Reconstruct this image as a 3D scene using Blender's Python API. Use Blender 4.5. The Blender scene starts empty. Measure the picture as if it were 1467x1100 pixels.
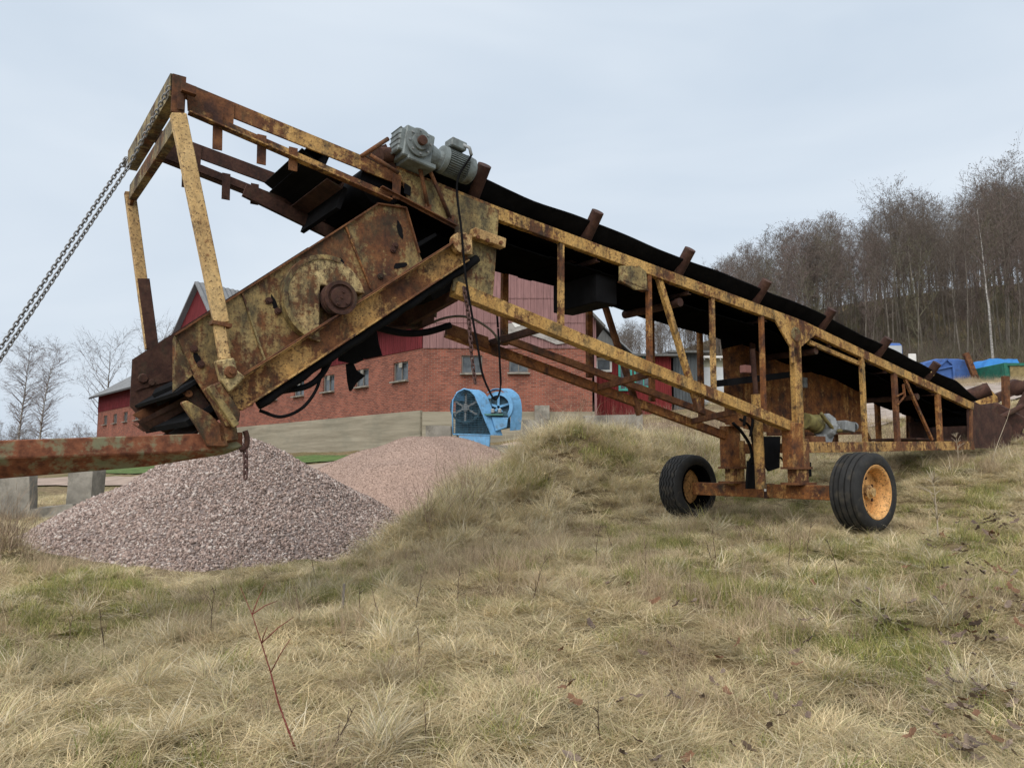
import bpy, bmesh, math, random
import numpy as np
from mathutils import Vector, Matrix, noise

# ------------------------------------------------------------------ camera, sky, light
S = bpy.context.scene
COL = S.collection
EYE = 1.6
FPX = 1100.0                       # focal length in pixels of a 1467 px wide picture
PITCH = math.atan(115 / FPX)
cam_d = bpy.data.cameras.new('camera')
cam_d.sensor_width = 36.0
cam_d.lens = 36.0 * FPX / 1467.0
cam_d.clip_end = 3000
cam = bpy.data.objects.new('camera', cam_d)
cam.location = (0, 0, EYE)
cam.rotation_euler = (math.pi / 2 + PITCH, 0, 0)
COL.objects.link(cam)
S.camera = cam
S.render.engine = 'CYCLES'
S.view_settings.view_transform = 'Standard'
S.view_settings.look = 'None'
S.view_settings.gamma = 1
S.view_settings.exposure = 1.12
S.cycles.max_bounces = 4
S.cycles.diffuse_bounces = 2
S.cycles.glossy_bounces = 2
S.cycles.transmission_bounces = 2

SUN_EL, SUN_AZ = math.radians(48), math.radians(200)
W = bpy.data.worlds.new('World')
S.world = W
W.use_nodes = True
wn = W.node_tree
for n in list(wn.nodes):
    wn.nodes.remove(n)
def WN(t, **k):
    n = wn.nodes.new(t)
    for a, b in k.items():
        setattr(n, a, b)
    return n
w_out = WN('ShaderNodeOutputWorld')
w_bg = WN('ShaderNodeBackground')
w_sky = WN('ShaderNodeTexSky', sky_type='NISHITA', sun_disc=False)
w_sky.sun_elevation = SUN_EL
w_sky.sun_rotation = SUN_AZ
w_sky.air_density = 1.6
w_sky.dust_density = 4.0
w_sky.ozone_density = 1.0
# an overcast sheet: grey-blue cloud with soft lighter and darker folds
w_tc = WN('ShaderNodeTexCoord')
w_map = WN('ShaderNodeMapping')
w_map.inputs['Scale'].default_value = (1.0, 1.0, 3.2)
w_noise = WN('ShaderNodeTexNoise')
w_noise.inputs['Scale'].default_value = 1.7
w_noise.inputs['Detail'].default_value = 4.0
w_noise.inputs['Roughness'].default_value = 0.5
w_noise.inputs['Distortion'].default_value = 0.4
w_ramp = WN('ShaderNodeValToRGB')
w_ramp.color_ramp.elements[0].position = 0.3
w_ramp.color_ramp.elements[0].color = (5.6, 6.5, 7.6, 1)
w_ramp.color_ramp.elements[1].position = 0.72
w_ramp.color_ramp.elements[1].color = (7.2, 7.9, 8.7, 1)
w_mix = WN('ShaderNodeMixRGB', blend_type='MIX')
w_mix.inputs['Fac'].default_value = 0.94
L = wn.links.new
L(w_tc.outputs['Generated'], w_map.inputs['Vector'])
L(w_map.outputs[0], w_noise.inputs['Vector'])
L(w_noise.outputs['Fac'], w_ramp.inputs['Fac'])
L(w_sky.outputs[0], w_mix.inputs['Color1'])
L(w_ramp.outputs[0], w_mix.inputs['Color2'])
L(w_mix.outputs[0], w_bg.inputs['Color'])
w_bg.inputs['Strength'].default_value = 0.0505
L(w_bg.outputs[0], w_out.inputs['Surface'])

sun_d = bpy.data.lights.new('sun', 'SUN')
sun_d.energy = 1.5
sun_d.angle = math.radians(65)
sun_d.color = (1.0, 0.95, 0.88)
sun = bpy.data.objects.new('sun', sun_d)
sdir = Vector((math.sin(SUN_AZ) * math.cos(SUN_EL), math.cos(SUN_AZ) * math.cos(SUN_EL), math.sin(SUN_EL)))
sun.rotation_euler = sdir.to_track_quat('Z', 'Y').to_euler()
sun.location = (0, -5, 30)
COL.objects.link(sun)

rnd = random.Random(7)
npr = np.random.default_rng(11)

# ------------------------------------------------------------------ survey helpers
CF = Vector((0, math.cos(PITCH), math.sin(PITCH)))
CU = Vector((0, -math.sin(PITCH), math.cos(PITCH)))
CR = Vector((1, 0, 0))
EYEV = Vector((0, 0, EYE))
def ray(x, y):
    return CR * ((x - 733.5) / FPX) + CU * ((550 - y) / FPX) + CF
def at(x, y, Y):
    """world point seen at picture position x,y that stands Y metres out"""
    d = ray(x, y)
    return EYEV + d * (Y / d.y)
TH = math.atan(1.3925)
MU = Vector((math.sin(TH), math.cos(TH), 0))
MV = Vector((-MU.y, MU.x, 0))
MO = Vector((3.968, 10.623, 0))          # foot of the near leg of the conveyor
def Q(x, y, v=0.0):
    """(u, v, z) in the conveyor's own axes of a point lying in its side plane v"""
    d = ray(x, y)
    k = ((MO + MV * v - EYEV).dot(MV)) / d.dot(MV)
    p = EYEV + d * k
    return Vector(((p - MO).dot(MU), v, p.z))

# ------------------------------------------------------------------ scene helpers
def tag(o, label=None, cat=None, group=None, kind=None):
    if label: o['label'] = label
    if cat: o['category'] = cat
    if group: o['group'] = group
    if kind: o['kind'] = kind
    return o
def empty(name, loc=(0, 0, 0), rz=0.0, parent=None):
    o = bpy.data.objects.new(name, None)
    o.empty_display_size = 0.2
    o.location = loc
    o.rotation_euler = (0, 0, rz)
    COL.objects.link(o)
    if parent: o.parent = parent
    return o
def mesh_obj(name, me, mat=None, parent=None, link=True):
    o = bpy.data.objects.new(name, me)
    if mat is not None and len(me.materials) == 0: me.materials.append(mat)
    if link: COL.objects.link(o)
    if parent: o.parent = parent
    return o
def copy_tree(o, parent=None):
    c = o.copy()
    COL.objects.link(c)
    c.parent = parent
    for ch in list(o.children):
        copy_tree(ch, c)
    return c

class MB:
    """collects shapes for ONE mesh"""
    def __init__(s):
        s.v = []; s.f = []
    def add(s, vs, fs):
        n = len(s.v)
        s.v += [tuple(p) for p in vs]
        s.f += [tuple(i + n for i in f) for f in fs]
        return s
    def box(s, c, d, rot=None):
        c = Vector(c); h = Vector(d) / 2
        vs = []
        for z in (-1, 1):
            for x, y in ((-1, -1), (1, -1), (1, 1), (-1, 1)):
                p = Vector((x * h.x, y * h.y, z * h.z))
                if rot is not None: p = rot @ p
                vs.append(c + p)
        return s.add(vs, [(3, 2, 1, 0), (4, 5, 6, 7), (0, 1, 5, 4), (1, 2, 6, 5), (2, 3, 7, 6), (3, 0, 4, 7)])
    def ext(s, a, b, prof, up=(0, 0, 1)):
        """prism from a to b; prof = [(side, up)...]; side = dir x up"""
        a = Vector(a); b = Vector(b); d = (b - a).normalized()
        up = Vector(up)
        side = d.cross(up)
        if side.length < 1e-5: side = d.cross(Vector((0, 1, 0)))
        side.normalize(); up2 = side.cross(d).normalized()
        n = len(prof)
        vs = [a + side * p[0] + up2 * p[1] for p in prof] + [b + side * p[0] + up2 * p[1] for p in prof]
        fs = [(i, (i + 1) % n, (i + 1) % n + n, i + n) for i in range(n)]
        fs += [tuple(reversed(range(n))), tuple(range(n, 2 * n))]
        return s.add(vs, fs)
    def bar(s, a, b, w, h, up=(0, 0, 1)):
        return s.ext(a, b, [(-w / 2, -h / 2), (w / 2, -h / 2), (w / 2, h / 2), (-w / 2, h / 2)], up)
    def chan(s, a, b, w, h, t=0.012, up=(0, 0, 1), flip=1):
        """C channel, web on the side*flip face"""
        k = flip
        p = [(k * w / 2, -h / 2), (k * w / 2, h / 2), (-k * w / 2, h / 2), (-k * w / 2, h / 2 - t), (k * (w / 2 - t), h / 2 - t),
             (k * (w / 2 - t), -h / 2 + t), (-k * w / 2, -h / 2 + t), (-k * w / 2, -h / 2)]
        return s.ext(a, b, p, up)
    def ang(s, a, b, w, h, t=0.012, up=(0, 0, 1), fx=1, fz=1):
        p = [(0, 0), (fx * w, 0), (fx * w, fz * t), (fx * t, fz * t), (fx * t, fz * h), (0, fz * h)]
        return s.ext(a, b, p, up)
    def plate(s, pts, off):
        """polygon pts thickened by vector off"""
        pts = [Vector(p) for p in pts]; off = Vector(off); n = len(pts)
        vs = pts + [p + off for p in pts]
        fs = [(i, (i + 1) % n, (i + 1) % n + n, i + n) for i in range(n)] + [tuple(reversed(range(n))), tuple(range(n, 2 * n))]
        return s.add(vs, fs)
    def tube(s, path, r, n=8, cap=True):
        path = [Vector(p) for p in path]
        rs = r if isinstance(r, (list, tuple)) else [r] * len(path)
        base = len(s.v)
        ref = Vector((0.31, 0.52, 0.79))
        for i, p in enumerate(path):
            d = (path[min(i + 1, len(path) - 1)] - path[max(i - 1, 0)]).normalized()
            a = d.cross(ref)
            if a.length < 1e-3: a = d.cross(Vector((1, 0, 0)))
            a.normalize(); b = d.cross(a)
            for k in range(n):
                t = 2 * math.pi * k / n
                s.v.append(tuple(p + (a * math.cos(t) + b * math.sin(t)) * rs[i]))
        for i in range(len(path) - 1):
            for k in range(n):
                k2 = (k + 1) % n
                s.f.append((base + i * n + k, base + i * n + k2, base + (i + 1) * n + k2, base + (i + 1) * n + k))
        if cap:
            s.f.append(tuple(base + k for k in reversed(range(n))))
            e = base + (len(path) - 1) * n
            s.f.append(tuple(e + k for k in range(n)))
        return s
    def lathe(s, c, axis, prof, n=32, closed=False):
        """prof = [(along axis, radius)...]"""
        c = Vector(c); ax = Vector(axis).normalized()
        a = ax.cross(Vector((0, 0, 1)))
        if a.length < 1e-3: a = ax.cross(Vector((1, 0, 0)))
        a.normalize(); b = ax.cross(a)
        base = len(s.v); m = len(prof)
        for k in range(n):
            t = 2 * math.pi * k / n
            e = a * math.cos(t) + b * math.sin(t)
            for (h, r) in prof:
                s.v.append(tuple(c + ax * h + e * r))
        for k in range(n):
            k2 = (k + 1) % n
            for j in range(m if closed else m - 1):
                j2 = (j + 1) % m
                s.f.append((base + k * m + j, base + k2 * m + j, base + k2 * m + j2, base + k * m + j2))
        return s
    def mesh(s, name, mat=None, smooth=False):
        me = bpy.data.meshes.new(name)
        me.from_pydata(s.v, [], s.f)
        bm = bmesh.new(); bm.from_mesh(me)
        bmesh.ops.recalc_face_normals(bm, faces=bm.faces)
        bm.to_mesh(me); bm.free()
        if smooth:
            me.shade_smooth()
        if mat is not None: me.materials.append(mat)
        return me
    def build(s, name, mat, parent=None, smooth=False, bevel=0.0, auto=False):
        me = s.mesh(name, mat, smooth)
        if auto:
            me.shade_smooth()
            try: me.set_sharp_from_angle(angle=math.radians(38))
            except Exception: pass
        o = mesh_obj(name, me, None, parent)
        if bevel > 0:
            m = o.modifiers.new('bevel', 'BEVEL'); m.width = bevel; m.segments = 1; m.limit_method = 'ANGLE'; m.angle_limit = math.radians(40)
        return o

def bez(pts, n=20):
    """smooth curve through points (Catmull-Rom)"""
    P = [Vector(p) for p in pts]
    P = [P[0] * 2 - P[1]] + P + [P[-1] * 2 - P[-2]]
    out = []
    for i in range(1, len(P) - 2):
        for k in range(n):
            t = k / n
            out.append(0.5 * ((2 * P[i]) + (P[i + 1] - P[i - 1]) * t + (2 * P[i - 1] - 5 * P[i] + 4 * P[i + 1] - P[i + 2]) * t * t
                              + (3 * P[i] - P[i - 1] - 3 * P[i + 1] + P[i + 2]) * t * t * t))
    out.append(P[-2])
    return out

# ------------------------------------------------------------------ materials
class NT:
    def __init__(s, name):
        s.m = bpy.data.materials.new(name); s.m.use_nodes = True
        s.t = s.m.node_tree
        for n in list(s.t.nodes): s.t.nodes.remove(n)
        s.out = s.n('ShaderNodeOutputMaterial'); s.b = s.n('ShaderNodeBsdfPrincipled')
        s.l(s.b.outputs[0], s.out.inputs['Surface'])
        s._tc = None
    def n(s, t, **k):
        n = s.t.nodes.new(t)
        for a, b in k.items(): setattr(n, a, b)
        return n
    def l(s, a, b): s.t.links.new(a, b)
    def obj(s):
        if s._tc is None: s._tc = s.n('ShaderNodeTexCoord')
        return s._tc.outputs['Object']
    def noise(s, scale, detail=4, rough=0.55, sc=(1, 1, 1), loc=(0, 0, 0), vec=None, dist=0.0):
        mp = s.n('ShaderNodeMapping'); mp.inputs['Scale'].default_value = sc; mp.inputs['Location'].default_value = loc
        s.l(vec if vec is not None else s.obj(), mp.inputs['Vector'])
        t = s.n('ShaderNodeTexNoise'); t.inputs['Scale'].default_value = scale; t.inputs['Detail'].default_value = detail
        t.inputs['Roughness'].default_value = rough; t.inputs['Distortion'].default_value = dist
        s.l(mp.outputs[0], t.inputs['Vector'])
        return t.outputs['Fac']
    def ramp(s, fac, stops, interp='LINEAR'):
        r = s.n('ShaderNodeValToRGB'); r.color_ramp.interpolation = interp
        e = r.color_ramp.elements
        while len(e) < len(stops): e.new(0.5)
        for i, (p, c) in enumerate(stops):
            e[i].position = p
            e[i].color = (c, c, c, 1) if isinstance(c, (int, float)) else (*c, 1)
        s.l(fac, r.inputs['Fac'])
        return r.outputs['Color']
    def mix(s, fac, a, b, mode='MIX'):
        x = s.n('ShaderNodeMixRGB', blend_type=mode)
        for sock, val in ((x.inputs['Fac'], fac), (x.inputs['Color1'], a), (x.inputs['Color2'], b)):
            if hasattr(val, 'is_linked') or hasattr(val, 'node'): s.l(val, sock)
            elif isinstance(val, (int, float)): sock.default_value = val
            else: sock.default_value = (*val, 1)
        return x.outputs['Color']
    def math(s, op, a, b=0.0):
        x = s.n('ShaderNodeMath', operation=op)
        for sock, val in ((x.inputs[0], a), (x.inputs[1], b)):
            if hasattr(val, 'node'): s.l(val, sock)
            else: sock.default_value = val
        return x.outputs[0]
    def bump(s, h, strength=0.3, dist=0.01):
        b = s.n('ShaderNodeBump'); b.inputs['Strength'].default_value = strength; b.inputs['Distance'].default_value = dist
        s.l(h, b.inputs['Height']); s.l(b.outputs[0], s.b.inputs['Normal'])
    def fin(s, col=None, rough=0.8, metal=0.0, spec=None):
        if col is not None:
            if hasattr(col, 'node'): s.l(col, s.b.inputs['Base Color'])
            else: s.b.inputs['Base Color'].default_value = (*col, 1)
        if hasattr(rough, 'node'): s.l(rough, s.b.inputs['Roughness'])
        else: s.b.inputs['Roughness'].default_value = rough
        s.b.inputs['Metallic'].default_value = metal
        if spec is not None: s.b.inputs['Specular IOR Level'].default_value = spec
        return s.m

def rusty(name, paint, amount, seed=0.0, grime=0.35, rust=(0.135, 0.055, 0.025), dark=(0.045, 0.022, 0.017), fine=1.0):
    """old paint on steel: flaking patches, rust runs, black-green grime"""
    t = NT(name)
    big = t.noise(2.3, 7, 0.62, loc=(seed, seed * 2, 0))
    mid = t.noise(15 * fine, 7, 0.72, loc=(seed * 3, 0, seed))
    run = t.noise(9, 4, 0.6, sc=(1.6, 1.6, 0.16), loc=(seed, 1, 2))
    m = t.math('ADD', t.math('MULTIPLY', big, 0.5), t.math('ADD', t.math('MULTIPLY', mid, 0.32), t.math('MULTIPLY', run, 0.18)))
    lo = 0.66 - 0.34 * amount
    mask = t.ramp(m, [(lo - 0.028, 0.0), (lo + 0.028, 1.0)])
    hue = t.noise(5, 5, 0.6, loc=(seed + 9, 3, 1))
    rcol = t.ramp(hue, [(0.33, dark), (0.5, rust), (0.66, (rust[0] * 1.5, rust[1] * 1.65, rust[2] * 1.5))])
    pv = t.noise(4, 5, 0.6, sc=(1, 1, 0.4), loc=(2, seed, 4))
    pcol = t.ramp(pv, [(0.3, (paint[0] * 0.62, paint[1] * 0.55, paint[2] * 0.5)), (0.55, paint), (0.75, (min(1, paint[0] * 1.15), min(1, paint[1] * 1.2), min(1, paint[2] * 1.35)))])
    c = t.mix(mask, pcol, rcol)
    g = t.noise(6.5, 7, 0.72, sc=(1, 1, 0.5), loc=(seed + 5, 7, seed))
    gm = t.ramp(g, [(0.60 - 0.22 * grime, 0.0), (0.74 - 0.16 * grime, 0.85)])
    c = t.mix(gm, c, (0.042, 0.038, 0.024))
    sp = t.noise(46 * fine, 3, 0.7, loc=(seed, 0, 0))
    spm = t.ramp(sp, [(0.57, 0.0), (0.62, 0.85)])
    c = t.mix(spm, c, (0.065, 0.03, 0.018))
    mo = t.noise(24 * fine, 8, 0.78, loc=(seed * 2, 4, 1))
    c = t.mix(0.85, c, t.ramp(mo, [(0.30, (0.42, 0.42, 0.44)), (0.48, (0.95, 0.95, 0.95)), (0.68, (1.45, 1.42, 1.35))]), 'MULTIPLY')
    t.bump(t.math('ADD', t.math('MULTIPLY', mask, 0.4), t.math('ADD', sp, mo)), 0.45, 0.006)
    return t.fin(c, t.ramp(mask, [(0, 0.6), (1, 0.88)]), 0.0, 0.3)

def plain(name, col, var=0.25, scale=6, rough=0.8, bump=0.2, bs=40, sc=(1, 1, 1), metal=0.0, spec=0.3, dirt=None, dirt_amt=0.3):
    t = NT(name)
    n = t.noise(scale, 6, 0.6, sc=sc)
    c = t.ramp(n, [(0.28, tuple(k * (1 - var) for k in col)), (0.72, tuple(min(1, k * (1 + var)) for k in col))])
    if dirt:
        d = t.noise(scale * 0.6 + 1, 7, 0.7, loc=(4, 1, 8))
        c = t.mix(t.ramp(d, [(0.62 - dirt_amt * 0.3, 0.0), (0.78 - dirt_amt * 0.2, 0.9)]), c, dirt)
    if bump: t.bump(t.noise(bs, 4, 0.65), bump, 0.006)
    return t.fin(c, rough, metal, spec)

YEL = (0.50, 0.30, 0.095)
M_yel = rusty('yellow_paint_flaking', YEL, 0.40, 1.0, 0.50)
M_yel2 = rusty('yellow_paint_rusting', (0.48, 0.29, 0.10), 0.52, 4.3, 0.45)
M_pale = rusty('pale_yellow_paint', (0.56, 0.38, 0.17), 0.30, 7.7, 0.30)
M_rust = rusty('rusted_steel', (0.17, 0.07, 0.032), 0.85, 2.2, 0.25)
M_rustor = rusty('orange_rust_over_yellow', (0.42, 0.22, 0.07), 0.62, 5.9, 0.25, rust=(0.18, 0.068, 0.023))
M_brown = rusty('dark_brown_rust', (0.075, 0.035, 0.026), 0.9, 8.1, 0.25, rust=(0.055, 0.025, 0.019), dark=(0.028, 0.015, 0.012))
M_guard = rusty('grimy_pale_guard', (0.50, 0.38, 0.18), 0.40, 10.4, 0.85)
M_moss = rusty('mossy_yellow_plate', (0.34, 0.26, 0.11), 0.40, 3.1, 0.85)
M_screen = rusty('screen_side_rust', (0.33, 0.24, 0.10), 0.52, 6.4, 0.62)
M_red = rusty('red_oxide_arm', (0.24, 0.085, 0.045), 0.55, 9.2, 0.2)
M_black = plain('black_rubber', (0.008, 0.008, 0.009), 0.4, 5, 0.9, 0.15, 30, spec=0.08)
M_tyre = plain('tyre_rubber', (0.022, 0.022, 0.022), 0.35, 9, 0.82, 0.2, 60, dirt=(0.07, 0.06, 0.045), dirt_amt=0.35)
M_greym = plain('grey_machine_paint', (0.17, 0.195, 0.195), 0.3, 9, 0.55, 0.15, 50, dirt=(0.05, 0.045, 0.035), dirt_amt=0.45)
M_greyl = plain('light_grey_casting', (0.25, 0.265, 0.27), 0.3, 9, 0.6, 0.15, 50, dirt=(0.06, 0.05, 0.04), dirt_amt=0.4)
M_chain = plain('galvanised_chain', (0.20, 0.20, 0.20), 0.4, 30, 0.5, 0.1, 60, metal=0.6)
M_chainr = plain('rusty_chain', (0.09, 0.05, 0.045), 0.4, 30, 0.8, 0.2, 60)
M_conc = plain('old_concrete', (0.27, 0.25, 0.215), 0.35, 2.2, 0.92, 0.4, 30, dirt=(0.13, 0.12, 0.10), dirt_amt=0.6)
M_blue = plain('faded_blue_paint', (0.14, 0.33, 0.55), 0.22, 7, 0.6, 0.12, 40, dirt=(0.10, 0.12, 0.13), dirt_amt=0.25)
M_bluedk = plain('dark_blue_casting', (0.035, 0.085, 0.12), 0.4, 9, 0.65, 0.2, 40, dirt=(0.03, 0.03, 0.03), dirt_amt=0.5)
# ------------------------------------------------------------------ terrain
CTRL = np.array([
 (0, 0, 0.0), (-4, 0, 0.0), (4, 0, 0.1), (0, 4, 0.03), (-3, 4, 0.0), (3, 4, 0.12), (0, 6, 0.16), (-4, 6.5, 0.10), (4, 6.5, 0.38),
 (0, 8, 0.38), (-5, 9, 0.2), (4.5, 9.8, 0.74), (2.8, 12.2, 0.74), (6.6, 9.5, 1.0), (8.05, 13.5, 1.68), (9.2, 14.4, 1.80), (12, 16, 2.5),
 (-4, 13.5, 0.3), (-8, 11.5, 0.25), (-11, 18, 0.42), (-5, 22, 1.05), (-6.2, 28, 1.5), (-9, 31.5, 1.75), (-4, 33.5, 2.1), (-16, 47, 2.2), (-41, 76, 2.2),
 (-16, 30, 0.7), (-45, 60, 0.6), (-30, 40, 0.35), (-60, 110, 0.8), (0, 16, 1.0), (0, 21, 1.7), (4, 22, 2.2), (12.4, 25, 3.3), (3.7, 34, 3.3), (6, 38, 4.0),
 (22.8, 40, 5.85), (30, 45, 6.6), (20, 60, 9), (40, 62, 13), (30, 80, 17), (8, 60, 6.5), (50, 90, 22), (0, 60, 3.6), (-20, 90, 2.6), (60, 50, 12),
 (-200, 200, 1.5), (-200, 0, 0.5), (0, 200, 8), (180, 200, 38), (200, 0, 18), (-50, -50, -1), (50, -50, 1), (0, -100, -1), (100, 100, 28), (-25, 15, 0.2), (20, 12, 3.2), (-250, 420, 0.5), (-300, 100, 0.0),
], dtype=float)
def _phi(r2):
    return np.where(r2 > 1e-9, r2 * np.log(np.maximum(r2, 1e-9)) * 0.5, 0.0)
def _fit():
    n = len(CTRL); xy = CTRL[:, :2] / 10
    A = _phi(((xy[:, None] - xy[None]) ** 2).sum(-1)) + np.eye(n) * 0.015
    Pm = np.c_[np.ones(n), xy]
    K = np.zeros((n + 3, n + 3)); K[:n, :n] = A; K[:n, n:] = Pm; K[n:, :n] = Pm.T
    return np.linalg.solve(K, np.r_[CTRL[:, 2], 0, 0, 0])
_W = _fit()
BUMPS = [  # the grassy spoil mound behind the far wheel, and the small heap at the left: x, y, rx, ry, turn, height
 (0.75, 14.6, 1.35, 1.25, 0.3, 1.02), (2.0, 15.4, 1.5, 1.2, 0.0, 0.62), (-0.75, 13.2, 0.95, 1.1, 0.6, 0.62), (-1.15, 11.6, 0.85, 1.0, 0.3, 0.34), (3.6, 16.4, 1.7, 1.3, 0.0, 0.42),
 (-6.7, 9.9, 0.75, 0.55, 0.0, 0.36),
]
def vnoise(x, y, s, seed=0):
    """cheap smooth value noise, vectorised"""
    X = x / s; Y = y / s
    xi = np.floor(X).astype(int); yi = np.floor(Y).astype(int); fx = X - xi; fy = Y - yi
    fx = fx * fx * (3 - 2 * fx); fy = fy * fy * (3 - 2 * fy)
    def h(a, b):
        n = (a * 374761393 + b * 668265263 + seed * 1274126177) & 0xffffffff
        n = ((n ^ (n >> 13)) * 1274126177) & 0xffffffff
        return ((n ^ (n >> 16)) & 0xffff) / 65535.0
    return (h(xi, yi) * (1 - fx) + h(xi + 1, yi) * fx) * (1 - fy) + (h(xi, yi + 1) * (1 - fx) + h(xi + 1, yi + 1) * fx) * fy
def gz(x, y):
    x = np.asarray(x, float); y = np.asarray(y, float); sh = x.shape
    xf = x.ravel(); yf = y.ravel()
    cx = CTRL[:, 0] / 10; cy = CTRL[:, 1] / 10
    out = np.zeros(xf.size)
    for i in range(0, xf.size, 20000):
        a = xf[i:i + 20000] / 10; b = yf[i:i + 20000] / 10
        out[i:i + 20000] = _phi((a[:, None] - cx) ** 2 + (b[:, None] - cy) ** 2) @ _W[:len(cx)] + _W[-3] + a * _W[-2] + b * _W[-1]
    for (bx, by, rx, ry, t, h) in BUMPS:
        dx = xf - bx; dy = yf - by
        p = (dx * math.cos(t) + dy * math.sin(t)) / rx; q = (-dx * math.sin(t) + dy * math.cos(t)) / ry
        out += h * np.exp(-(p * p + q * q))
    near = np.exp(-((xf / 30) ** 2 + ((yf - 12) / 30) ** 2))
    out += near * (0.18 * (vnoise(xf, yf, 1.7, 3) - 0.5) + 0.15 * (vnoise(xf, yf, 0.6, 5) - 0.5))
    return out.reshape(sh)
def g1(x, y): return float(gz(np.array([x]), np.array([y]))[0])

def axis_lines(lo, hi, c, fine, grow):
    v = [c]; s = fine
    while v[-1] < hi: v.append(v[-1] + s); s *= grow
    w = [c]; s = fine
    while w[-1] > lo: w.append(w[-1] - s); s *= grow
    return np.array(sorted(set(w[1:] + v)))
gx = axis_lines(-420, 420, 1.0, 0.13, 1.022)
gy = axis_lines(-60, 700, 11.0, 0.13, 1.022)
GX, GY = np.meshgrid(gx, gy)
GZ = gz(GX, GY)
def grid_mesh(name, X, Y, Z):
    ny, nx = X.shape
    me = bpy.data.meshes.new(name)
    co = np.stack([X, Y, Z], -1).reshape(-1, 3)
    idx = np.arange(nx * ny).reshape(ny, nx)
    q = np.stack([idx[:-1, :-1], idx[:-1, 1:], idx[1:, 1:], idx[1:, :-1]], -1).reshape(-1, 4)
    me.vertices.add(len(co)); me.vertices.foreach_set('co', co.ravel().astype(np.float32))
    me.loops.add(q.size); me.loops.foreach_set('vertex_index', q.ravel().astype(np.int32))
    me.polygons.add(len(q)); me.polygons.foreach_set('loop_start', (np.arange(len(q)) * 4).astype(np.int32))
    me.polygons.foreach_set('loop_total', np.full(len(q), 4, np.int32))
    me.update(); me.validate(); me.shade_smooth()
    return me
t = NT('rough_turf')
pos = t.n('ShaderNodeNewGeometry').outputs['Position']
n1 = t.noise(0.55, 5, 0.6, vec=pos); n2 = t.noise(6, 6, 0.7, vec=pos); n3 = t.noise(0.22, 4, 0.55, vec=pos, loc=(5, 2, 0))
c = t.ramp(n2, [(0.3, (0.075, 0.055, 0.032)), (0.52, (0.20, 0.15, 0.085)), (0.75, (0.34, 0.265, 0.15))])
c = t.mix(t.ramp(n1, [(0.45, 0.0), (0.65, 0.7)]), c, (0.085, 0.10, 0.03))
c = t.mix(t.ramp(n3, [(0.5, 0.0), (0.75, 0.5)]), c, (0.15, 0.105, 0.07))
t.bump(n2, 0.6, 0.05)
M_turf = t.fin(c, 0.95, 0, 0.1)
ground = mesh_obj('ground', grid_mesh('ground', GX, GY, GZ), M_turf)
tag(ground, kind='structure')

def drape(name, pts, mat, lift=0.02, nu=60, nw=6):
    """strip laid on the ground along a centre line [(x, y, half width)]"""
    C = np.array(pts, float); k = np.linspace(0, len(C) - 1, nu)
    cx = np.interp(k, range(len(C)), C[:, 0]); cy = np.interp(k, range(len(C)), C[:, 1]); hw = np.interp(k, range(len(C)), C[:, 2])
    tx = np.gradient(cx); ty = np.gradient(cy); l = np.hypot(tx, ty); nxv, nyv = -ty / l, tx / l
    s = np.linspace(-1, 1, nw)
    wob = 1 + 0.12 * (vnoise(cx, cy, 1.5, 9) - 0.5)
    X = cx[:, None] + nxv[:, None] * s * (hw * wob)[:, None]; Y = cy[:, None] + nyv[:, None] * s * (hw * wob)[:, None]
    Z = gz(X, Y) + lift
    o = mesh_obj(name, grid_mesh(name, X, Y, Z), mat)
    return tag(o, kind='structure')
M_path = plain('pinkish_gravel_path', (0.33, 0.25, 0.20), 0.25, 1.5, 0.95, 0.3, 30)
M_lawn = plain('green_lawn', (0.080, 0.125, 0.032), 0.45, 2.5, 0.95, 0.5, 25, dirt=(0.13, 0.12, 0.05), dirt_amt=0.3)
M_field = plain('bare_sandy_field', (0.30, 0.215, 0.155), 0.2, 0.15, 0.95, 0.2, 5)
M_yard = plain('pale_gravel_yard', (0.34, 0.28, 0.24), 0.3, 1.2, 0.95, 0.4, 20, dirt=(0.16, 0.13, 0.09), dirt_amt=0.4)
drape('lawn_strip', [(-23, 43, 1.9), (-15, 36.4, 1.9), (-9.5, 32.2, 1.7), (-5, 30.6, 1.5), (-1, 30.4, 1.4)], M_lawn, 0.05)
drape('gravel_path', [(-46, 56, 1.6), (-24, 37.5, 1.5), (-14, 30.5, 1.45), (-7, 27.6, 1.4), (0, 27.4, 1.3), (6, 28.5, 1.3)], M_path, 0.06, 80)
drape('sandy_field', [(-130, 150, 40), (-70, 95, 26), (-45, 66, 12)], M_field, 0.10, 60, 20)
drape('gravel_yard', [(8.5, 21, 1.5), (12, 25, 3.6), (16, 31, 4.6), (21, 36, 4.2)], M_yard, 0.06, 60, 14)

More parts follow.
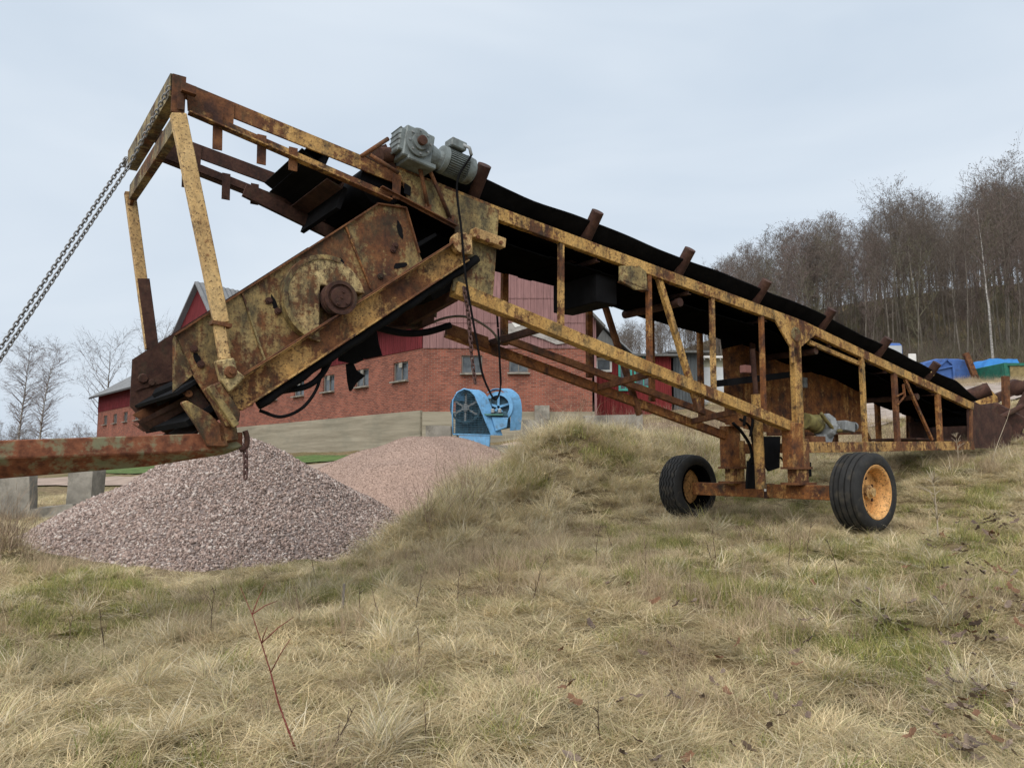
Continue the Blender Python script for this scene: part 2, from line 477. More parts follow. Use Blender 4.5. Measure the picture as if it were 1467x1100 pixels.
# ------------------------------------------------------------------ stuff: stones, blades
def stones_mesh(name, P, size, mats_idx=None, flat=0.7):
    """many angular stones joined into one mesh: deformed octahedra with cut corners"""
    ico = bmesh.new(); bmesh.ops.create_cube(ico, size=1.25); bmesh.ops.triangulate(ico, faces=ico.faces)
    bv = np.array([v.co[:] for v in ico.verts]); bf = np.array([[v.index for v in f.verts] for f in ico.faces]); ico.free()
    n = len(P); nv = len(bv)
    q = npr.normal(size=(n, 4)); q /= np.linalg.norm(q, axis=1)[:, None]
    w, x, y, z = q.T
    Rm = np.stack([1 - 2 * (y * y + z * z), 2 * (x * y - z * w), 2 * (x * z + y * w), 2 * (x * y + z * w), 1 - 2 * (x * x + z * z), 2 * (y * z - x * w),
                   2 * (x * z - y * w), 2 * (y * z + x * w), 1 - 2 * (x * x + y * y)], -1).reshape(n, 3, 3)
    sc = np.stack([npr.uniform(0.75, 1.4, n), npr.uniform(0.6, 1.1, n), npr.uniform(0.4, 0.8, n) * flat / 0.7], -1) * size[:, None]
    V = bv[None] * sc[:, None, :] * npr.uniform(0.55, 1.2, (n, nv, 1))
    V = np.einsum('nij,nkj->nki', Rm, V) + P[:, None, :]
    Fc = (bf[None] + (np.arange(n) * nv)[:, None, None]).reshape(-1, 3)
    me = bpy.data.meshes.new(name)
    me.vertices.add(n * nv); me.vertices.foreach_set('co', V.reshape(-1).astype(np.float32))
    me.loops.add(Fc.size); me.loops.foreach_set('vertex_index', Fc.ravel().astype(np.int32))
    me.polygons.add(len(Fc)); me.polygons.foreach_set('loop_start', (np.arange(len(Fc)) * 3).astype(np.int32))
    me.polygons.foreach_set('loop_total', np.full(len(Fc), 3, np.int32))
    me.update()
    a = me.attributes.new('tone', 'FLOAT', 'POINT')
    a.data.foreach_set('value', np.repeat(npr.random(n), nv).astype(np.float32))
    return me
def stone_mat(name, stops):
    t = NT(name)
    a = t.n('ShaderNodeAttribute'); a.attribute_name = 'tone'
    c = t.ramp(a.outputs['Fac'], stops)
    g = t.noise(40, 4, 0.6)
    c = t.mix(0.35, c, t.ramp(g, [(0.3, (0.4, 0.4, 0.4)), (0.7, (1, 1, 1))]), 'MULTIPLY')
    return t.fin(c, 0.9, 0, 0.2)
M_stone = stone_mat('crushed_granite', [(0.0, (0.14, 0.105, 0.09)), (0.3, (0.29, 0.215, 0.185)), (0.65, (0.42, 0.315, 0.27)), (0.85, (0.46, 0.38, 0.34)), (1.0, (0.60, 0.53, 0.48))])
M_stone2 = stone_mat('fine_red_gravel', [(0.0, (0.22, 0.155, 0.125)), (0.5, (0.33, 0.235, 0.19)), (1.0, (0.42, 0.32, 0.27))])
M_pile = plain('gravel_bed', (0.20, 0.16, 0.145), 0.4, 9, 0.95, 0.5, 45)
M_pile2 = plain('fine_gravel_bed', (0.32, 0.225, 0.18), 0.3, 20, 0.95, 0.6, 60)

def heap(name, label, cx, cy, R, top, flatten, ridge, seed, n, smin, smax, mat_s, mat_b):
    """conical tipped heap: bed mesh plus a skin of separate stones"""
    def hz(x, y):
        dx = (x - cx); dy = (y - cy)
        # short ridge: distance to a segment
        tt = np.clip((dx * ridge[0] + dy * ridge[1]) / max(1e-6, ridge[0] ** 2 + ridge[1] ** 2), 0, 1)
        d = np.hypot(dx - ridge[0] * tt, dy - ridge[1] * tt)
        d = d * (1 + 0.16 * (vnoise(x, y, 1.3, seed) - 0.5))
        base = gz(x, y)
        prof = 1 - np.sqrt((d / R) ** 2 + flatten ** 2) + flatten
        z = top - (top - g1(cx, cy) + 0.25) * (1 - prof) - ridge[2] * tt + 0.10 * (vnoise(x, y, 0.5, seed + 1) - 0.5)
        return z, base
    ls = np.linspace(-R * 1.45, R * 1.45, 90)
    X, Y = np.meshgrid(cx + ls + ridge[0] * 0.5, cy + ls + ridge[1] * 0.5)
    z, b = hz(X, Y)
    root = empty(name, (cx, cy, g1(cx, cy)))
    bed = grid_mesh('bed', X - cx, Y - cy, np.maximum(z, b - 0.12) - g1(cx, cy))
    mesh_obj('bed', bed, mat_b, root)
    px = cx + npr.uniform(-1.4, 1.4, n * 4) * R + ridge[0] * 0.5; py = cy + npr.uniform(-1.4, 1.4, n * 4) * R + ridge[1] * 0.5
    zz, bb = hz(px, py)
    k = (zz > bb - 0.02) & (py < cy + R * 0.55)
    px, py, zz = px[k][:n], py[k][:n], zz[k][:n]
    size = npr.uniform(smin, smax, len(px)) * np.where(npr.random(len(px)) < 0.12, 1.5, 1.0)
    P = np.stack([px - cx, py - cy, zz - g1(cx, cy) + size * 0.15], -1)
    st = mesh_obj('stones', stones_mesh('stones', P, size), mat_s, root)
    st['kind'] = 'stuff'
    tag(root, label, 'gravel heap')
    return root
heap('gravel_heap', 'large conical heap of coarse grey-pink crushed stone', -4.65, 13.2, 3.5, 2.02, 0.09, (-0.95, 0.3, 0.28), 21, 42000, 0.014, 0.031, M_stone, M_pile)
heap('gravel_heap', 'smaller rounded heap of fine reddish gravel in front of the brick wall', -2.0, 17.8, 2.9, 2.25, 0.34, (0.5, 0.2, 0.05), 31, 42000, 0.006, 0.0115, M_stone2, M_pile2)

# blades: clump meshes that live outside the scene and are scattered by geometry nodes
HID = bpy.data.collections.new('blade_sources')
def clump(name, n, r, L0, L1, w, lean0, lean1, curl, palette, mat, seed, bias=0.5, seg=4, flat=1.0):
    rr = np.random.default_rng(seed)
    vs = []; fs = []; cols = []
    for i in range(n):
        a = rr.uniform(0, 2 * math.pi); d = r * math.sqrt(rr.random())
        p = np.array([d * math.cos(a), d * math.sin(a), -0.01])
        az = rr.normal(0, 1.1) if rr.random() < bias else rr.uniform(0, 2 * math.pi)
        Ln = rr.uniform(L0, L1); th = rr.uniform(lean0, lean1); cu = rr.uniform(0.3, 1.0) * curl
        ww = w * rr.uniform(0.6, 1.3); side_az = az + math.pi / 2 + rr.normal(0, 0.5)
        sd = np.array([math.cos(side_az), math.sin(side_az), 0]) * ww
        col = np.array(palette[rr.integers(len(palette))]) * rr.uniform(0.75, 1.25)
        b0 = len(vs); daz = rr.normal(0, 0.25)
        for k in range(seg + 1):
            f = 1 - (k / seg) ** 1.6
            vs.append(p - sd * f); vs.append(p + sd * f); cols += [col] * 2
            stp = Ln / seg
            p = p + np.array([math.cos(az) * math.sin(th), math.sin(az) * math.sin(th), math.cos(th) * flat]) * stp
            th = min(th + cu / seg, 1.9); az += daz
            if p[2] < 0.01: p[2] = 0.01 + 0.01 * rr.random()
        for k in range(seg):
            j = b0 + 2 * k
            fs.append((j, j + 1, j + 3, j + 2))
    me = bpy.data.meshes.new(name); me.from_pydata([tuple(v) for v in vs], [], fs)
    at_ = me.attributes.new('blade', 'FLOAT_COLOR', 'POINT')
    at_.data.foreach_set('color', np.c_[np.array(cols), np.ones(len(cols))].ravel().astype(np.float32))
    me.materials.append(mat)
    o = bpy.data.objects.new(name, me)
    return o
def blade_mat(name):
    t = NT(name)
    a = t.n('ShaderNodeAttribute'); a.attribute_name = 'blade'
    oi = t.n('ShaderNodeObjectInfo')
    c = t.mix(0.7, a.outputs['Color'], t.ramp(oi.outputs['Random'], [(0.0, (0.66, 0.65, 0.62)), (0.5, (1.0, 0.98, 0.95)), (1.0, (1.2, 1.16, 1.08))]), 'MULTIPLY')
    t.fin(c, 0.75, 0, 0.2)
    tr = t.n('ShaderNodeBsdfTranslucent'); t.l(c, tr.inputs['Color'])
    mx = t.n('ShaderNodeMixShader'); mx.inputs[0].default_value = 0.32
    t.l(t.b.outputs[0], mx.inputs[1]); t.l(tr.outputs[0], mx.inputs[2]); t.l(mx.outputs[0], t.out.inputs['Surface'])
    return t.m
M_blade = blade_mat('grass_blade')
STRAW = [(0.69, 0.58, 0.37), (0.60, 0.49, 0.30), (0.78, 0.68, 0.47), (0.50, 0.40, 0.25), (0.50, 0.46, 0.26)]
BROWN = [(0.50, 0.39, 0.27), (0.41, 0.31, 0.21), (0.60, 0.49, 0.34), (0.36, 0.28, 0.20)]
GREEN = [(0.21, 0.25, 0.07), (0.31, 0.32, 0.10), (0.17, 0.20, 0.06), (0.46, 0.39, 0.18), (0.40, 0.37, 0.15)]
GREY = [(0.60, 0.54, 0.40), (0.48, 0.43, 0.31), (0.70, 0.64, 0.50)]
def scatter(name, P, rot, scl, vi, srcs, label=None):
    col = bpy.data.collections.new(name + '_source')
    for s in srcs: col.objects.link(s)
    me = bpy.data.meshes.new(name)
    me.vertices.add(len(P)); me.vertices.foreach_set('co', P.astype(np.float32).ravel()); me.update()
    a = me.attributes.new('rot', 'FLOAT_VECTOR', 'POINT'); a.data.foreach_set('vector', rot.astype(np.float32).ravel())
    a = me.attributes.new('scl', 'FLOAT_VECTOR', 'POINT'); a.data.foreach_set('vector', scl.astype(np.float32).ravel())
    a = me.attributes.new('vi', 'INT', 'POINT'); a.data.foreach_set('value', vi.astype(np.int32))
    o = mesh_obj(name, me)
    g = bpy.data.node_groups.new(name, 'GeometryNodeTree')
    g.interface.new_socket('Geometry', in_out='INPUT', socket_type='NodeSocketGeometry')
    g.interface.new_socket('Geometry', in_out='OUTPUT', socket_type='NodeSocketGeometry')
    gi = g.nodes.new('NodeGroupInput'); go = g.nodes.new('NodeGroupOutput')
    ci = g.nodes.new('GeometryNodeCollectionInfo'); ci.inputs['Collection'].default_value = col
    ci.inputs['Separate Children'].default_value = True; ci.inputs['Reset Children'].default_value = True
    ip = g.nodes.new('GeometryNodeInstanceOnPoints'); ip.inputs['Pick Instance'].default_value = True
    def attr(nm, dt):
        n = g.nodes.new('GeometryNodeInputNamedAttribute'); n.data_type = dt; n.inputs['Name'].default_value = nm
        return [s for s in n.outputs if s.enabled and s.name == 'Attribute'][0]
    e2r = g.nodes.new('FunctionNodeEulerToRotation')
    g.links.new(attr('rot', 'FLOAT_VECTOR'), e2r.inputs[0])
    g.links.new(gi.outputs[0], ip.inputs['Points']); g.links.new(ci.outputs[0], ip.inputs['Instance'])
    g.links.new(attr('vi', 'INT'), ip.inputs['Instance Index']); g.links.new(e2r.outputs[0], ip.inputs['Rotation'])
    g.links.new(attr('scl', 'FLOAT_VECTOR'), ip.inputs['Scale']); g.links.new(ip.outputs[0], go.inputs[0])
    m = o.modifiers.new('scatter', 'NODES'); m.node_group = g
    tag(o, label, 'grass', kind='stuff')
    return o
def in_heap(x, y):
    return (np.hypot(x + 4.8, y - 13.3) < 3.55 + 0.5 * vnoise(x, y, 0.7, 81)) | (np.hypot((x + 5.8), (y - 13.6)) < 3.1) | (np.hypot(x + 1.8, y - 17.9) < 2.9)
def field_points(dens, d0, d1, margin=1.25):
    """random ground points in the wedge in front of the camera"""
    hw = 0.69 * margin
    A = hw * (d1 * d1 - d0 * d0); n = int(A * dens)
    y = np.sqrt(npr.uniform(d0 * d0, d1 * d1, n)); x = npr.uniform(-1, 1, n) * (hw * y + 0.3)
    k = ~in_heap(x, y)
    return x[k], y[k]
def mound_w(x, y):
    s = np.zeros_like(x)
    for (bx, by, rx, ry, t_, h) in BUMPS[:5]:
        s += np.exp(-(((x - bx) / (rx * 1.2)) ** 2 + ((y - by) / (ry * 1.2)) ** 2))
    return np.clip(s, 0, 1)
srcS = [clump('straw_%d' % i, 100, 0.17, 0.16, 0.42, 0.0028, 0.5, 1.35, 1.1, STRAW, M_blade, 100 + i, 0.65, 4, 0.8) for i in range(5)]
srcG = [clump('green_%d' % i, 80, 0.13, 0.07, 0.20, 0.0027, 0.1, 0.9, 0.9, GREEN, M_blade, 200 + i, 0.4, 3) for i in range(4)]
srcB = [clump('brown_%d' % i, 80, 0.16, 0.18, 0.40, 0.0020, 0.05, 0.75, 0.6, BROWN, M_blade, 300 + i, 0.4, 4) for i in range(4)]
srcL = [clump('litter_%d' % i, 60, 0.24, 0.14, 0.36, 0.0028, 1.35, 1.6, 0.25, GREY + STRAW, M_blade, 400 + i, 0.3, 3, 0.4) for i in range(4)]
srcT = [clump('tussock_%d' % i, 150, 0.09, 0.26, 0.52, 0.0030, 0.15, 1.15, 1.7, STRAW + GREY, M_blade, 450 + i, 0.45, 5, 1.0) for i in range(4)]
def lay(name, x, y, srcs, s0, s1, label, flatz=(0.7, 1.1), tilt=0.15, sink=0.0):
    n = len(x)
    P = np.stack([x, y, gz(x, y) - sink], -1)
    flow = (vnoise(x, y, 0.9, 41) + 0.6 * vnoise(x, y, 0.35, 43)) * 2 * math.pi * 1.2 + 2.2
    rot = np.stack([npr.normal(0, tilt, n), npr.normal(0, tilt, n), flow + npr.normal(0, 0.45, n)], -1)
    s = npr.uniform(s0, s1, n)
    scl = np.stack([s, s, s * npr.uniform(flatz[0], flatz[1], n)], -1)
    return scatter(name, P, rot, scl, npr.integers(0, len(srcs), n), srcs, label)
def pick(dens_list, prob):
    X = []; Y = []
    for (d0, d1, dn) in dens_list:
        x, y = field_points(dn, d0, d1)
        k = npr.random(len(x)) < prob(x, y)
        X.append(x[k]); Y.append(y[k])
    return np.concatenate(X), np.concatenate(Y)
def greenness(x, y):
    g = 0.55 * vnoise(x, y, 2.1, 51) + 0.45 * vnoise(x, y, 0.7, 53)
    return g
def tallness(x, y):
    return 0.6 * vnoise(x, y, 1.6, 61) + 0.4 * vnoise(x, y, 0.5, 63)
x, y = pick([(2.6, 7, 70), (7, 12, 50), (12, 21, 26)], lambda x, y: np.clip(1.15 - 0.9 * np.clip((greenness(x, y) - 0.50) * 5, 0, 1), 0.2, 1))
s_ = tallness(x, y)
lay('dry_grass', x, y, srcS, 0.45, 1.0, 'matted straw-coloured dry grass covering the slope', (0.45, 0.85))
x, y = pick([(2.6, 7, 60), (7, 12, 44), (12, 21, 24)], lambda x, y: np.clip((greenness(x, y) - 0.50) * 4.5, 0.05, 1))
lay('green_grass', x, y, srcG, 0.6, 1.15, 'short green shoots growing through the dry grass', (0.7, 1.1))
x, y = pick([(2.6, 7, 18), (7, 12, 18), (12, 21, 14)], lambda x, y: np.clip((tallness(x, y) - 0.52) * 4, 0.03, 1) * np.where(x > 2.5, 0.55, 1.0))
lay('brown_grass', x, y, srcB, 0.55, 1.1, 'thin upright brown bents standing in patches on the slope', (0.8, 1.15))
x, y = pick([(2.6, 7, 22), (7, 12, 14), (12, 21, 6)], lambda x, y: np.full_like(x, 0.8))
lay('grass_litter', x, y, srcL, 0.7, 1.2, 'flattened grey-straw grass litter lying on the slope', (0.5, 1.0), 0.08)
x, y = pick([(2.6, 7, 6), (7, 12, 6), (12, 19, 4)], lambda x, y: np.clip((vnoise(x, y, 1.3, 91) - 0.35) * 2.5, 0.1, 1))
lay('grass_tussocks', x, y, srcT, 0.55, 1.05, 'drooping tussocks of long pale grass dotted over the slope', (0.5, 0.9), 0.25)
# the mound carries longer, shaggier tussocks
x = npr.uniform(-3.2, 6, 9000); y = npr.uniform(10, 19, 9000)
k = (npr.random(9000) < mound_w(x, y) * 0.42) & ~in_heap(x, y)
lay('mound_grass', x[k], y[k], srcS + srcT, 0.8, 1.4, 'long shaggy dry grass hanging over the spoil mound', (0.6, 1.0), 0.35)
k = (npr.random(9000) < mound_w(x, y) * 0.24 * (vnoise(x, y, 0.9, 71) > 0.55)) & ~in_heap(x, y)
lay('mound_green', x[k], y[k], srcG, 1.2, 2.2, 'dark green tufts on the spoil mound', (0.7, 1.1), 0.3)
# rough grass farther off: yard edges, the verge before the barn, the slope below the wood
def far_points(n, x0, x1, y0, y1): return npr.uniform(x0, x1, n), npr.uniform(y0, y1, n)
x, y = far_points(6000, -14, 16, 20, 34)
k = (y < 27 + 0 * x) | (x > 1); k &= ~in_heap(x, y) & ~((x > 9) & (y > 22) & (x < 19)); x, y = x[k], y[k]
lay('verge_grass', x, y, srcS, 0.6, 1.3, 'rough dry grass on the verge around the yard', (0.4, 0.8))
x, y = far_points(5000, 10, 45, 33, 60)
lay('hill_grass', x, y, srcB + srcS, 0.8, 1.7, 'dull dry grass on the slope below the wood', (0.5, 0.9))
# ------------------------------------------------------------------ the conveyor
conv = empty('belt_conveyor', MO, math.atan2(MU.y, MU.x))
tag(conv, 'long rusty yellow mobile belt conveyor on two wheels standing on the grass slope', 'conveyor')
V3 = Vector
WD = 1.06                                             # width between the two side trusses
def far(p, w=WD): return V3((p.x, p.y + w, p.z))
KN = [Q(262, 117), Q(715, 299), Q(1150, 461), Q(1392, 577)]
UK = KN[2].x                                          # knuckle of the top chord over the legs
def ztop(u):                                          # upper edge of the top chord
    return float(np.interp(u, [p.x for p in KN], [p.z for p in KN]))
def tc(u, v): return V3((u, v, ztop(u) - 0.068))
M_deep = plain('shade_black', (0.004, 0.004, 0.004), 0.4, 6, 1.0, 0.0, spec=0.0)  # near-black base colour carries the shade of undersides and recesses
M_belt = plain('conveyor_belt_rubber', (0.007, 0.007, 0.008), 0.5, 6, 0.9, 0.25, 25, spec=0.06)
# chords, posts and diagonals of both side trusses
b0, b1 = Q(650, 414), Q(1140, 615)
zb = lambda u: b0.z + (b1.z - b0.z) * (u - b0.x) / (b1.x - b0.x)      # middle of bottom chord
for v, s in ((0.0, -1), (WD, 1)):
    MB().bar(tc(-6.25, v), tc(KN[1].x, v), 0.073, 0.134).bar(tc(KN[1].x, v), tc(UK, v), 0.075, 0.136).bar(tc(UK, v), tc(KN[3].x, v), 0.073, 0.134).build('top_chord', M_yel if v == 0 else M_yel2, conv, bevel=0.004)
    MB().bar(V3((b0.x + (0 if v == 0 else 0.55), v, zb(b0.x + (0 if v == 0 else 0.55)) - (0.10 if v else 0))), V3((-0.03, v, zb(-0.03) - (0.10 if v else 0))), 0.08 if v else 0.13, 0.115 if v else 0.135).build('bottom_chord', M_yel if v == 0 else M_rustor, conv, bevel=0.004)
    for i, u in enumerate((-4.24, -2.90, -1.77, -0.77)):
        MB().bar(V3((u, v, zb(u) - (0.05 if v == 0 else 0.0))), V3((u + 0.01, v, ztop(u) - 0.12)), 0.06 if v == 0 else 0.085, 0.055, up=(0, 1, 0)).build('post', (M_yel2, M_rustor, M_yel2, M_rustor)[i] if v == 0 else M_rustor, conv, bevel=0.003)
    d0, d1 = Q(945, 398), Q(1003, 588)
    MB().bar(V3((d0.x, v - 0.02 * s, d0.z)), V3((d1.x, v - 0.02 * s, d1.z)), 0.075, 0.06, up=(0, 1, 0)).build('diagonal', M_yel if v == 0 else M_rust, conv, bevel=0.003)
    # tail section: level bottom chord, posts
    t0, t1 = Q(1150, 641), Q(1392, 638)
    MB().bar(V3((0.12, v, t0.z)), V3((5.15, v, t1.z)), 0.07, 0.15).build('tail_chord', M_rustor if v else M_yel2, conv, bevel=0.004)
    for (px, w, mt) in ((1238, 0.075, M_yel), (1284, 0.10, M_rust), (1345, 0.11, M_rustor)):
        u = Q(px, 600).x
        MB().bar(V3((u, v, t0.z + 0.03)), V3((u, v, ztop(u) - 0.12)), w, 0.06, up=(0, 1, 0)).build('post', mt, conv, bevel=0.003)
    d0, d1 = Q(1296, 543), Q(1335, 630)
    MB().bar(V3((d0.x, v, d0.z)), V3((d1.x, v, d1.z)), 0.05, 0.04, up=(0, 1, 0)).build('diagonal', M_rustor, conv)
    # tail cheek plate
    pl = [Q(1386, 582), Q(1394, 574), Q(1440, 598), Q(1450, 612), Q(1447, 642), Q(1388, 642)]
    MB().plate([V3((p.x, v + 0.02, p.z)) for p in pl], (0, 0.02 * s, 0)).build('tail_cheek', M_brown if v == 0 else M_rust, conv)
    e0, e1 = Q(1390, 583), Q(1390, 640)
    MB().bar(V3((e0.x, v, e0.z)), V3((e1.x, v, e1.z)), 0.09, 0.05, up=(0, 1, 0)).build('post', M_rust, conv)
# inner brace under the near bottom chord and the cross members between the two chords
MB().bar(Q(720, 484, 0.90), Q(1050, 605, 0.90), 0.06, 0.085).build('brace', M_rust, conv, bevel=0.004)
MB().plate([Q(640, 462, WD - 0.05), Q(700, 483, WD - 0.05), Q(700, 500, WD - 0.05), Q(640, 478, WD - 0.05)], (0, 0.03, 0)).build('brace', M_rust, conv)
for (a, b) in (((776, 470), (702, 492)), ((930, 536), (855, 556)), ((1052, 590), (990, 604))):
    pa = Q(*a, 0.02); pb = Q(*b, WD)
    MB().bar(pa, pb, 0.06, 0.075).build('cross_member', M_brown if a[0] == 776 else M_rust, conv, bevel=0.003)
for u in (-5.4, -3.4, -0.9, 1.6, 4.0):
    MB().bar(V3((u, 0.03, ztop(u) - 0.11)), V3((u, WD - 0.03, ztop(u) - 0.11)), 0.05, 0.06).build('cross_member', M_brown, conv)
# gusset plate, box plate under the chord, hook, small bracket
MB().plate([Q(916, 381, -0.05), Q(889, 381, -0.05), Q(889, 402, -0.05), Q(911, 415, -0.05), Q(928, 415, -0.05), Q(926, 390, -0.05)], (0, 0.03, 0)).build('gusset', M_moss, conv)
MB().bar(Q(889, 403, 0.0), Q(925, 417, 0.0), 0.10, 0.015).build('gusset', M_rust, conv)
MB().plate([Q(1106, 447, -0.045), Q(1170, 473, -0.045), Q(1168, 480, -0.045), Q(1147, 498, -0.045), Q(1147, 520, -0.045), Q(1135, 520, -0.045), Q(1133, 497, -0.045), Q(1110, 457, -0.045)], (0, 0.03, 0)).build('leg_gusset', M_yel, conv, bevel=0.004)
cpt = Q(1140, 479, -0.046)
MB().lathe(cpt, (0, -1, 0), [(0.0, 0.0001), (0.0, 0.105), (0.010, 0.10), (0.010, 0.07), (0.005, 0.06), (0.005, 0.0001)], 20).build('pivot_boss', M_moss, conv)
pts = [Q(1337, 538, -0.04), Q(1339, 533, -0.04), Q(1337, 529, -0.04), Q(1334, 530, -0.04), Q(1334, 534, -0.04)]
MB().tube(bez(pts, 4), 0.013, 6).build('hook', M_pale, conv, smooth=True)
MB().bar(Q(1284, 568, -0.05), Q(1296, 562, -0.05), 0.02, 0.02).bar(Q(1296, 568, -0.05), Q(1294, 550, -0.05), 0.02, 0.035, up=(0, 1, 0)).bar(Q(1286, 580, -0.05), Q(1297, 566, -0.05), 0.02, 0.02).build('bracket', M_rustor, conv)
# inner rail at the leg
MB().bar(Q(1158, 490, 0.03), Q(1237, 524, 0.03), 0.05, 0.06).build('inner_rail', M_yel, conv)
# belt: trough-shaped carrying run, head and tail wrap, flat return run
prof = [(-0.06, 0.215), (0.05, 0.12), (0.20, 0.015), (0.36, -0.035), (0.70, -0.035), (0.86, 0.015), (1.01, 0.12), (1.12, 0.215)]
UH, UT = -6.35, 5.35
def belt_mesh():
    nu = 90; vs = []; fs = []
    m = len(prof)
    us = np.linspace(UH, UT, nu)
    for layer in (0.0, -0.014):
        for i, u in enumerate(us):
            k = min(1.0, (u - UH) / 0.8); k2 = min(1.0, (UT - u) / 0.8); kk = min(k, k2)
            for j, (v, dz) in enumerate(prof):
                wob = 0.010 * math.sin(u * 3.1 + j) + (0.022 * (noise.noise(V3((u * 1.6, j * 3.7, 1.0)))) if j in (0, m - 1) else 0)
                vs.append((u, v, ztop(u) + dz * (0.35 + 0.65 * kk) + wob + layer))
    n0 = nu * m
    for L_ in (0, 1):
        for i in range(nu - 1):
            for j in range(m - 1):
                a = L_ * n0 + i * m + j
                f = (a, a + 1, a + m + 1, a + m)
                fs.append(f if L_ == 0 else tuple(reversed(f)))
    for i in range(nu - 1):
        for j in (0, m - 1):
            a = i * m + j
            fs.append((a, a + m, n0 + a + m, n0 + a))
    return MB().add(vs, fs)
belt_mesh().build('belt', M_belt, conv, auto=True)
mb = MB()                                            # return run, sagging between its rollers
N = 60
for i in range(N):
    u0 = -6.2 + 11.4 * i / N; u1 = -6.2 + 11.4 * (i + 1) / N
    sag = lambda u: -0.05 * abs(math.sin((u + 6.2) * math.pi / 2.85))
    mb.add([(u0, 0.10, ztop(u0) - 0.24 + sag(u0)), (u0, 0.96, ztop(u0) - 0.24 + sag(u0)), (u1, 0.96, ztop(u1) - 0.24 + sag(u1)), (u1, 0.10, ztop(u1) - 0.24 + sag(u1))], [(0, 1, 2, 3)])
o = mb.build('return_belt', M_deep, conv)
sol = o.modifiers.new('thickness', 'SOLIDIFY'); sol.thickness = 0.012
for u in (-6.35, 5.35):                              # head and tail drums
    MB().lathe(V3((u, 0.06, ztop(u) - 0.19)), (0, 1, 0), [(0, 0.0001), (0, 0.21), (0.94, 0.21), (0.94, 0.0001)], 28).build('drum', M_belt, conv, auto=True)
for u in (-5.2, -2.3, 0.55, 3.4):
    MB().tube([V3((u, 0.04, ztop(u) - 0.31)), V3((u, 1.02, ztop(u) - 0.31))], 0.055, 12).build('return_roller', M_brown, conv, auto=True)
# side and centre rollers of the troughing idlers
for n_ in range(7):
    u = -5.307 + 1.515 * n_
    for v, s in ((0, -1), (WD, 1)):
        a = V3((u, v + (0.20 if v == 0 else -0.20), ztop(u) - 0.055)); d = V3((0, s * 0.64, 0.77))
        rl = MB().tube([a, a + d * 0.50], 0.072, 14).build('idler_roller', M_brown, conv, auto=True)
    MB().tube([V3((u, 0.30, ztop(u) - 0.11)), V3((u, 0.76, ztop(u) - 0.11))], 0.055, 12).build('idler_roller', M_brown, conv, auto=True)
    MB().ang(V3((u + 0.08, 0.0, ztop(u) - 0.20)), V3((u + 0.08, WD, ztop(u) - 0.20)), 0.05, 0.05, 0.008).build('idler_bracket', M_brown, conv)
# dark hanging scraper box under the belt
MB().bar(V3((-6.0, WD / 2, ztop(-6.0) - 0.155)), V3((UK, WD / 2, ztop(UK) - 0.155)), 0.96, 0.012).bar(V3((UK, WD / 2, ztop(UK) - 0.157)), V3((5.1, WD / 2, ztop(5.1) - 0.157)), 0.96, 0.012).build('deck_plate', M_deep, conv)
MB().plate([Q(584, 298, 0.5), Q(652, 322, 0.5), Q(668, 352, 0.5), Q(640, 372, 0.5), Q(600, 372, 0.5)], (0, 0.02, 0)).build('chute_plate', M_black, conv)
MB().box((-3.42, 0.55, 3.62), (0.32, 0.80, 0.34)).build('scraper_box', M_black, conv, bevel=0.01)
# head side plates
hp = [(572, 243), (715, 301), (713, 330), (706, 430), (648, 416), (652, 382), (655, 345), (651, 323), (600, 297), (585, 286)]
for v, s in ((-0.04, 1), (WD + 0.04, -1)):
    P_ = [Q(*p, -0.04) for p in hp]
    MB().plate([V3((p.x, v, p.z)) for p in P_], (0, 0.02 * s, 0)).build('head_plate', M_moss, conv)
e0, e1 = Q(545, 268, -0.05), Q(652, 324, -0.05)
MB().ang(e0, e1, 0.05, 0.03, 0.01, fx=1, fz=-1).build('flange', M_rust, conv)
MB().plate([Q(564, 248, -0.07), Q(575, 252, -0.07), Q(573, 286, -0.07), Q(563, 283, -0.07)], (0, 0.02, 0)).build('bracket', M_rust, conv)
MB().plate([Q(580, 262, -0.055), Q(589, 268, -0.055), Q(588, 281, -0.055), Q(579, 277, -0.055)], (0, 0.01, 0)).build('hole_shade', M_black, conv)  # black patch laid on for the dark of a square hole
# head end: rails, end beams, hanging tabs
for v, s in ((0.0, -1), (WD, 1)):
    mu_ = M_yel2 if v == 0 else M_brown
    a, b = Q(262, 129), Q(578, 258)
    MB().bar(V3((a.x, v, a.z)), V3((b.x, v, b.z)), 0.02, 0.135).build('head_rail', M_yel2 if v == 0 else M_brown, conv, bevel=0.003)
    a, b = Q(262, 118), Q(560, 240)
    MB().bar(V3((a.x, v + 0.05, a.z - 0.004)), V3((b.x, v + 0.05, b.z - 0.004)), 0.09, 0.012).build('head_rail_flange', M_brown, conv)
    a, b = Q(268, 166), Q(556, 290)
    MB().ang(V3((a.x, v - 0.012, a.z)), V3((b.x, v - 0.012, b.z)), 0.0795 * -s, 0.085, 0.012, fx=1, fz=1).build('lower_rail', mu_, conv)
    MB().plate([V3((p.x, v - 0.022, p.z)) for p in (Q(266, 124), Q(335, 150), Q(333, 184), Q(268, 160))], (0, 0.008, 0)).build('rail_plate', M_rust if v == 0 else M_brown, conv)
    for (px, y0, y1) in ((312, 163, 215), (375, 194, 236), (420, 212, 245)):
        p0, p1 = Q(px, y0, -0.03), Q(px - 1, y1, -0.03)
        MB().bar(V3((p0.x, v - 0.035, p0.z)), V3((p1.x, v - 0.035, p1.z)), 0.075, 0.012, up=(0, 1, 0)).build('tab', M_rust if v == 0 else M_brown, conv)
ze = Q(250, 128).z
MB().chan(V3((-8.20, -0.06, ze)), V3((-8.20, 1.80, ze)), 0.09, 0.19, 0.012, flip=-1).build('end_beam', M_moss, conv, bevel=0.003)
